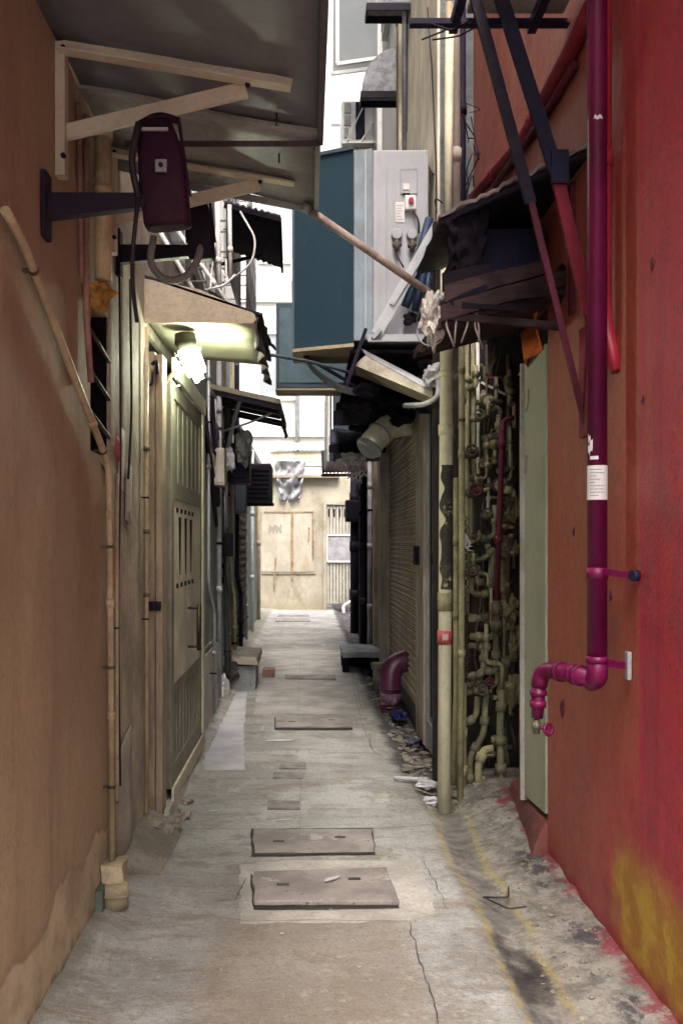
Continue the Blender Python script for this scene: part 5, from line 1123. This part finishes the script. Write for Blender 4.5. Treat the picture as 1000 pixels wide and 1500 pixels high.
for k in range(150):
    y = 2.45+random.random()*2.2; x = random.uniform(.66,.90); s = random.uniform(.003,.010)
    m.blob((x, y, hgt(x, y)+s*.25), (s*random.uniform(.7,1.6), s, s*.6), k+900, 1, .5)
m.build('wall_foot_crumbs', STONE, None, kind='stuff')
m = MB()
for k in range(110):
    y = 2.5+random.random()**1.2*9; x = random.uniform(-.5,.5); s = random.uniform(.0015,.005)
    m.blob((x, y, .006+s*.3), (s*random.uniform(.7,1.8), s*random.uniform(.7,1.8), s*.6), k+300, 1, .5)
m.build('path_grit', CEMENTW, None, kind='stuff')
m = MB().blob((.655,6.75,.0), (.05,.09,.03), 51, 3, .6, 2); m.build('blue_bag', BLUEBAG, None, 'crumpled blue plastic bag in the gutter by the maroon elbow', 'bag')
m = MB().blob((.66,5.9,-.01), (.045,.08,.025), 52, 3, .6, 2); m.build('dark_bag', wm('dusty_navy_plastic', (.05,.05,.09), (.2,.2,.22), .6, .3, 14, rough=.4, bump=.4), None, 'flattened dusty navy bag in the gutter before the teal door', 'bag')
m = MB().blob((.60,4.78,.01), (.05,.035,.02), 53, 3, .5, 2); m.build('paper_wad', LINEN, None, 'whitish paper wad beside the white plastic pipe in the gutter', 'litter')
m = MB().blob((.585,4.5,.0), (.04,.03,.018), 54, 3, .5, 2); m.build('paper_wad', LINEN, None, 'whitish paper wad right at the foot of the cream pole', 'litter')
pipe('loose_white_pipe', [(.44,4.86,.022),(.61,4.80,.026)], .011, LINEN, 'white plastic pipe lying across the gutter edge', 'pipe', None, joints=[(0,.9)])
m = MB().tube([(.60,3.26,.003),(.68,3.24,.008),(.70,3.33,.012)], .0035, 6, .02).tube([(.60,3.26,.003),(.66,3.14,.008),(.72,3.15,.012)], .003, 6, .02); m.build('bent_wire', RUBBER, None, 'bent black wire lying in the gutter by the yellow lines', 'wire')
for k, (px, py, l, a, mt, lab) in enumerate([(150+62,1188-0,.0,.0,None,''),(410,1086,.09,.2,LINEN,'torn white paper strip lying before the mid alley cover'),(312,1189,.022,.4,LINEN,'small white paper scrap near the gate threshold'),(412,1203,.055,.5,WIREW,'thin pale stick lying by the flush cover'),(486,1301,.040,.7,LINEN,'white splash scrap stuck on the large raised slab cover'),(440,992,.05,.1,LINEN,'white scrap beside the thin cover near the block step')]):
    if mt is None: continue
    c = PG(px, py); z = .034 if px == 486 else (.0135 if px == 440 else .006)
    u = Vector((math.cos(a),math.sin(a)*.9,0))*l; v = Vector((-math.sin(a),math.cos(a),0))*(l*.32 if mt is LINEN else .003); c.z = z
    m = MB(); pts = jag([c-u-v*.6, c+u*.2-v, c+u-v*.2, c+u*.8+v*.5, c-u*.1+v, c-u*.8+v*.4], .01, .006, k); pts = [Vector((p.x, p.y, z)) for p in pts]
    m.prism(pts, (0,0,.002)); m.build('paper_scrap', mt, None, lab, 'litter', 'scraps on the paving')

# ------------------------------------------------------------------ main air conditioner
t = thing('main_air_conditioner', 'big grey air conditioner cabinet with teal coil guard above the alley', 'air conditioner', (.5,5.5,2.4))
MB().box(.372,.690,5.45,5.95,2.39,3.46).build('cabinet', ACGREY, t, bev=.008)
MB().hexa([(.265,5.47,2.375),(.370,5.44,2.375),(.370,5.95,2.375),(.265,5.95,2.375)], [(.265,5.47,3.465),(.370,5.44,3.465),(.370,5.95,3.465),(.265,5.95,3.465)]).build('corner_flange', ACBLUE, t, bev=.004)
MB().bar((.330,5.432,2.39), (.330,5.432,3.45), .010, .010, (0,1,0)).build('flange_rib', ACGREY, t)
g_ = MB().hexa([(-.082,5.60,2.355),(.262,5.44,2.355),(.262,5.93,2.355),(-.082,5.93,2.355)], [(-.082,5.60,3.47),(.262,5.44,3.47),(.262,5.93,3.47),(-.082,5.93,3.47)]).build('coil_housing', TEALMESH, t)
MB().hexa([(-.086,5.59,2.335),(.264,5.43,2.335),(.264,5.94,2.335),(-.086,5.94,2.335)], [(-.086,5.59,2.354),(.264,5.43,2.354),(.264,5.94,2.354),(-.086,5.94,2.354)]).build('coil_tray', ACTOP, t)
m = MB().bar((-.082,5.592,2.36), (-.082,5.592,3.46), .014, .014, (0,1,0)).bar((-.082,5.592,3.465), (.262,5.432,3.465), .014, .02); m.build('guard_edge', ACTEAL2, t)
def onf(x0, x1, z0, z1, d0, d1): return MB().box(x0, x1, 5.45-d1, 5.45-d0, z0, z1)
x_ = lambda px: (px-450)*5.45/F
z_ = lambda py: HC+(800-py)*5.45/F
p = onf(x_(586), x_(611), z_(285), z_(249), .001, .012).build('access_panel', ACGREY, t, bev=.004); onf(x_(586), x_(610), z_(250), z_(248), .012, .014).build('panel_slot', GREYRUB, p); onf(x_(590), x_(599), z_(279), z_(270), .012, .018).build('panel_tag', PAPER, p); onf(x_(590), x_(600), z_(286), z_(284), .001, .014).build('panel_slot', BLACK, p)
p = onf(x_(592), x_(608), z_(310), z_(289), .001, .04).build('switch_box', WHITEMET, t, bev=.004); MB().tube([(x_(600.5),5.408,z_(298)),(x_(600.5),5.392,z_(298))], .015, 16).build('switch_knob', KNOBRED, p)
p = onf(x_(579), x_(592), z_(326), z_(296), .001, .004).build('rating_label', PAPER, t)
for k in range(6): onf(x_(580.5), x_(590-(k*3) % 5), z_(302+k*4), z_(301+k*4), .004, .0052).build('printed_line', PRINT, p)
for px in (580.5, 602.5):
    c = Vector((x_(px),5.45,z_(345))); v = MB().tube([c, c+Vector((0,-.028,0)), c+Vector((0,-.034,0))], [.031,.031,.026], 18).build('service_valve', ACGREY, t)
    m = MB().tube([c+Vector((0,-.02,-.03)), c+Vector((.003,-.03,-.065)), c+Vector((-.006,-.03,-.10))], [.013,.016,.010], 10).collar(c+Vector((0,-.03,-.065)),(1,0,.2),.012,.05,8); m.build('valve_stem', DARKPIPE, v)
m = MB().tube([(x_(580),5.42,z_(370)),(x_(582),5.41,z_(382)),(x_(588),5.41,z_(391)),(x_(590),5.43,z_(393))], .005, 8, .03).tube([(x_(604),5.42,z_(312)),(x_(612),5.41,z_(326)),(x_(612),5.41,z_(345))], .006, 8, .03); m.build('valve_flex', RUBBER, t)
m = MB().bar((x_(566),5.446,z_(225)), (x_(566),5.446,z_(495)), .004, .004, (0,1,0)); m.build('panel_seam', GREYRUB, t)
m = MB().tube([(.69,5.40,3.05),(.62,5.38,2.80),(.58,5.38,2.62),(.55,5.40,2.55)], .026, 12, .06).tube([(.70,5.38,2.96),(.65,5.36,2.72),(.60,5.36,2.52)], .020, 10, .06).tube([(.69,5.36,2.8),(.66,5.34,2.58),(.63,5.36,2.46)], .016, 10, .06); m.build('insulated_hoses', wm('blue_black_hose', (.018,.035,.075), (.01,.01,.015), .6, .4, 9, rough=.45, bump=.3), None, 'blue black insulated hoses behind the grey cabinet corner', 'hoses')
m = MB()
for k in range(14): m.blob((.555+.012*(k % 5),5.39,2.46+.012*(k // 3)), .014, k+60, 2, .4)
m.build('hose_fitting', BLACK, None, 'cluster of sooty hose fittings low on the grey cabinet', 'hose fittings')
GALV2 = wm('pale_galvanised_strap', (.44,.45,.47), (.30,.29,.29), .5, .12, 6, rough=.5, metal=.2, bump=.1)
t = thing('cabinet_bracket', 'galvanised bracket carrying the grey air conditioner cabinet', 'bracket', (.6,5.4,2.3))
MB().angle((.34,5.37,2.34), (.74,5.37,2.34), .05, .006).build('front_angle', ACGREY, t); MB().angle((.34,5.92,2.34), (.74,5.92,2.34), .05, .006).build('rear_angle', ACGREY, t)
m = MB().bar((.385,5.36,2.39), (.82,5.30,3.15), .062, .010, (0,1,0)); m.build('strap', GALV2, t); MB().bar((.47,5.335,2.55), (.83,5.27,3.13), .028, .010, (0,1,0)).build('strap', GALV2, t)
MB().bar((.365,5.355,2.36), (.41,5.352,2.41), .02, .075, (0,1,0)).build('strap_shoe', ACGREY, t)
pipe('blue_tie_wire', [(.71,5.25,3.03),(.69,5.2,3.10),(.80,5.2,3.02)], .004, NAVYBLUE, 'blue black tie wire running from the strap to the crimson wall', 'cable', .03)
# second unit further on
t = thing('second_air_conditioner', 'dull blue air conditioner half hidden behind the teal coil guard', 'air conditioner', (.1,6.9,2.4))
MB().box(-.225,.30,6.9,7.15,2.34,2.96).build('cabinet', ACTEAL2, t, bev=.008); MB().box(-.20,.28,6.893,6.899,2.38,2.92).build('coil_guard', wm('dull_blue_guard', (.095,.15,.185), (.05,.07,.08), .5, .12, 6, bump=.2), t)
MB().box(-.23,.305,6.89,7.16,2.325,2.338).build('drip_tray', ACTOP, t)
pipe('tension_rod', [P(386,518,5.0), P(455,530,5.3), P(520,548,5.5)], .009, ACTEAL2, 'thin blue rod stretched from the lit canopy to the metal hood', 'rod', .05, joints=[(0,.5)])
t = thing('dish_shade', 'curved dark metal shade under the teal coil guard', 'shade', (.2,6.0,2.1))
m = MB(); pts = []
for k in range(9):
    a = k/8; pts.append(Vector((-.02+.34*a, 5.7, 2.335-.20*math.sin(a*math.pi*.5)**.8)))
for k in range(8): m.sheet([pts[k], pts[k+1], pts[k+1]+Vector((.02,.45,.03)), pts[k]+Vector((.02,.45,.03))], .006)
m.build('curved_sheet', ACTEAL2, t); MB().bar(pts[0], pts[-1], .01, .02).build('edge_bar', NAVY, t)
# metal hood
t = thing('metal_hood', 'tapering sheet metal hood sloping down toward the cream pole', 'hood', (.5,5.2,2.0))
a0, a1, b0, b1 = Vector((.30,5.42,2.325)), Vector((.27,5.42,2.225)), Vector((.70,5.05,2.03)), Vector((.655,5.05,1.985))
m = MB().sheet([a0, b0, b0+Vector((.0,-.04,-.045)), a0+Vector((.03,-.04,-.05))], .006); m.build('upper_flange', GALV, t)
m = MB().sheet([a1, b1, b0+Vector((0,-.03,-.045)), a0+Vector((.03,-.03,-.05))], .005); m.build('front_face', wm('stained_hood_inside', (.42,.385,.31), (.26,.20,.14), .7, .2, 8, rough=.4, bump=.2), t)
m = MB().sheet([a1, b1, b1+Vector((.05,.30,.0)), a1+Vector((.02,.30,.0))], .005); m.build('underside', ACTOP, t)
m = MB().sheet([a1, a0, a0+Vector((.02,.30,0)), a1+Vector((.02,.30,0))], .005); m.build('end_face', NAVY, t)
MB().bar(a1+Vector((-.05,-.02,-.12)), a0+Vector((.03,-.04,.10)), .02, .02, (0,1,0)).build('stay', NAVY, t)
m = MB().blob((.655,5.00,2.085), (.055,.06,.055), 71, 4, .4, 2); m.build('white_bag', LINEN, None, 'white plastic bag stuffed above the lower end of the metal hood', 'bag')
pipe('grey_hose', [(.68,4.95,2.06),(.67,4.9,1.96),(.60,4.95,1.93),(.52,5.1,1.95)], .014, GREYRUB, 'grey hose sagging below the white plastic bag', 'hose', .06)
m = MB(); random.seed(15)
for k in range(26):
    a = Vector((random.uniform(.30,.70),random.uniform(5.5,7.2),random.uniform(2.0,2.3))); m.blob(a, (.04+.05*random.random(),.08,.03+.03*random.random()), k+80, 2, .5)
m.build('stored_clutter', BLACK, None, 'sooty bundled clutter stored beneath the air conditioners', 'clutter', kind='stuff')
MB().box(.25,.76,5.5,8.8,2.31,2.33).build('clutter_board', BLACK, None, 'black board above the clutter under the air conditioners', 'board')
t = thing('black_awning', 'short black awning flap above the silver duct', 'awning', (.5,7.2,2.2))
m = MB().gridsheet((.20,7.0,2.18), (.55,7.0,2.20), (.72,7.9,2.34), (.22,7.9,2.30), 8, 6, lambda u, v: .012*math.sin(u*12), .012); m.build('awning_sheet', NAVY, t); MB().box(.19,.56,6.985,6.998,2.09,2.19).build('awning_valance', NAVY, t)
t = thing('low_awning', 'lower black awning flap below the short one', 'awning', (.5,8.4,1.95))
m = MB().gridsheet((.20,8.4,2.08), (.68,8.4,2.09), (.72,8.95,2.30), (.22,8.95,2.28), 8, 6, lambda u, v: .012*math.sin(u*15), .012); m.build('awning_sheet', NAVYBLUE, t); MB().box(.19,.69,8.385,8.398,2.02,2.09).build('awning_valance', BLACK, t)
t = thing('brown_awning', 'ribbed brown awning sheet jutting low at the far corner', 'awning', (.4,10.4,1.9))
m = MB().gridsheet((.155,10.2,1.98), (.66,10.2,1.99), (.70,11.2,2.33), (.16,11.2,2.31), 30, 4, lambda u, v: .012*math.sin(u*110), .012); m.build('awning_sheet', WOODDARK, t); MB().box(.15,.67,10.185,10.198,1.94,1.975).build('awning_valance', WOODDARK, t)
t = thing('white_side_panel', 'upright whitish side panel edge behind the black awnings', 'panel', (.2,9.6,2.3))
MB().box(.185,.205,9.0,10.4,2.0,2.75).build('panel', WHITEMET, t); MB().bar((.22,8.98,1.99),(.22,8.98,2.75),.02,.03,(0,1,0)).build('panel_post', ACTEAL2, t); MB().box(.24,.74,9.0,9.02,2.0,2.75).build('panel_back', ACTEAL2, t)
t = thing('silver_duct', 'silver foil duct bending out from under the clutter', 'duct', (.5,6.6,1.9))
MB().tube([(.78,6.75,2.06),(.66,6.72,2.06),(.55,6.65,2.02),(.455,6.58,1.925),(.42,6.55,1.87)], [.085,.088,.088,.086,.09], 22).build('duct_tube', DUCT, t)
m = MB().collar((.50,6.615,1.975),(.75,.5,.72),.094,.012,22).collar((.425,6.555,1.878),(.5,.3,.8),.096,.014,22).collar((.62,6.70,2.05),(1,.2,.2),.094,.010,22); m.build('duct_ring', GALV, t)
m = MB().tube([(.425,6.556,1.874),(.418,6.548,1.865)], .082, 20); m.build('duct_mouth', GREYRUB, t)
m = MB().blob((.36,7.7,1.90), (.10,.08,.05), 91, 3, .5, 2); m.build('pale_bundle', LINEN, None, 'pale bundle lying behind the mouth of the silver duct', 'bundle')
m = MB()
for k in range(8): m.tube([(.38,8.0,1.90),(.36+.02*k,7.95,1.86-.01*(k % 3)),(.33+.04*(k % 5),7.9,1.78-.02*(k % 4))], .006, 6, .03)
m.build('wire_knot', WIREW, None, 'knot of pale wires beneath the silver duct mouth', 'wires')
# ------------------------------------------------------------------ beige facade, upper
def barrel(y0, y1, z, w, h, label):
    t = thing('barrel_awning', label, 'awning', (.72,(y0+y1)/2,z), 'rounded window awnings on the beige facade')
    m = MB(); n = 12; prof = [(.718, z+.0)]
    arc = [Vector((.718-w*math.cos(math.pi/2*(1-k/n)) if 0 else .718-w*math.sin(math.pi/2*(1-k/n)), 0, z+h*math.sin(math.pi/2*(k/n)))) for k in range(n+1)]
    for yy in (y0, y1):
        pass
    A = [m.bm.verts.new((p.x, y0, p.z)) for p in arc]; B = [m.bm.verts.new((p.x, y1, p.z)) for p in arc]
    for k in range(n): m.bm.faces.new((A[k], A[k+1], B[k+1], B[k])).smooth = True
    c0 = m.bm.verts.new((.718,y0,z)); c1 = m.bm.verts.new((.718,y1,z))
    m.bm.faces.new([c0]+A); m.bm.faces.new(([c1]+B)[::-1]); m.bm.faces.new((c0, c1, B[0], A[0]))
    m.build('awning_cloth', SLATE, t)
    m = MB().box(.718-w-.004,.718,y0-.004,y0+.006,z-.05,z+.0).box(.718-w-.008,.718-w+.002,y0,y1,z-.05,z+.0).box(.718-w,.718,y1-.006,y1+.004,z-.05,z); m.build('valance', NAVY, t)
barrel(7.35, 7.52, 4.70, .30, .34, 'lower rounded awning with navy valance on the beige facade')
barrel(6.65, 6.82, 4.98, .30, .34, 'upper rounded awning with navy valance cut by the picture top')
t = thing('small_air_conditioner', 'small white air conditioner on a braced shelf high up the alley', 'air conditioner', (.45,10,5.2))
MB().box(.36,.75,10.0,10.6,5.42,5.86).build('ac_body', WHITEMET, t, bev=.01)
m = MB()
for k in range(3): m.box(.385,.455 if k else .43,9.985,9.999,5.47+k*.13,5.57+k*.13)
m.build('vent_grille', GREYRUB, t); MB().box(.505,.60,9.985,9.999,5.46,5.84).build('fan_opening', NAVYBLUE, t)
t2 = thing('ac_shelf', 'braced white metal shelf under the small white air conditioner', 'bracket', (.55,9.95,5.35))
MB().angle((.355,9.93,5.37), (.74,9.93,5.37), .045, .006).build('shelf_angle', WHITEMET, t2); MB().bar((.40,9.92,5.39), (.60,9.91,5.80), .012, .03, (0,1,0)).build('brace', WHITEMET, t2); MB().bar((.55,9.92,5.39), (.72,9.91,5.66), .012, .03, (0,1,0)).build('brace', WHITEMET, t2)
m = MB().box(.40,.74,9.94,10.55,5.18,5.35); m.build('shelf_board', ACTOP, t2)
pipe('facade_cable', [(.712,7.0,3.9),(.712,6.0,3.65),(.712,5.4,3.3)], .006, RUBBER, 'dark cable drooping diagonally across the beige facade', 'cable', .1)
pipe('facade_downpipe', [(.69,7.2,9.2),(.69,7.2,3.4)], .02, CREAMPIPE, 'cream downpipe on the beige facade beside the rounded awnings', joints=[(0,.3),(0,.7)])
pipe('grey_facade_pipe', [(.68,6.72,9.2),(.68,6.72,3.6)], .016, GREYRUB, 'grey facade pipe closer to the camera than the cream downpipe', joints=[(0,.5)])
# ------------------------------------------------------------------ light and camera
SUN_EL, SUN_AZ = 58.0, 176.0      # azimuth measured from +Y toward +X: behind the camera
w = bpy.data.worlds.new('World'); SC.world = w; w.use_nodes = True
nt = w.node_tree; bg = nt.nodes['Background']
sky = nt.nodes.new('ShaderNodeTexSky'); sky.sky_type = 'NISHITA'; sky.sun_disc = False
sky.sun_elevation = R(SUN_EL); sky.sun_rotation = R(SUN_AZ); sky.dust_density = 6; sky.air_density = 1.0; sky.ozone_density = 1.0
hs = nt.nodes.new('ShaderNodeHueSaturation'); hs.inputs['Saturation'].default_value = .80
nt.links.new(sky.outputs[0], hs.inputs['Color']); nt.links.new(hs.outputs[0], bg.inputs[0]); bg.inputs[1].default_value = .15
sd = bpy.data.lights.new('sun', 'SUN'); sd.energy = 1.0; sd.angle = R(40); sd.color = (1, .96, .91)
so = bpy.data.objects.new('sun', sd); COL.objects.link(so)
el, az = R(SUN_EL), R(SUN_AZ)
dirv = Vector((math.sin(az)*math.cos(el), math.cos(az)*math.cos(el), math.sin(el)))   # toward the sun
so.rotation_euler = dirv.to_track_quat('Z', 'Y').to_euler(); so.location = dirv*40
cd = bpy.data.cameras.new('camera'); cd.sensor_fit = 'VERTICAL'; cd.sensor_height = 36; cd.lens = F/1500*36
cd.shift_x = 50/1500; cd.shift_y = 50/1500; cd.clip_start = .05; cd.clip_end = 500
co = bpy.data.objects.new('camera', cd); COL.objects.link(co); co.location = (0, 0, HC); co.rotation_euler = (R(90), 0, 0)
SC.camera = co
SC.view_settings.view_transform = 'Standard'; SC.view_settings.look = 'None'; SC.view_settings.gamma = 1
SC.view_settings.exposure = 2.28
SC.cycles.use_denoising = True; SC.cycles.denoising_prefilter = 'NONE'
SC.cycles.diffuse_bounces = 6; SC.cycles.max_bounces = 12
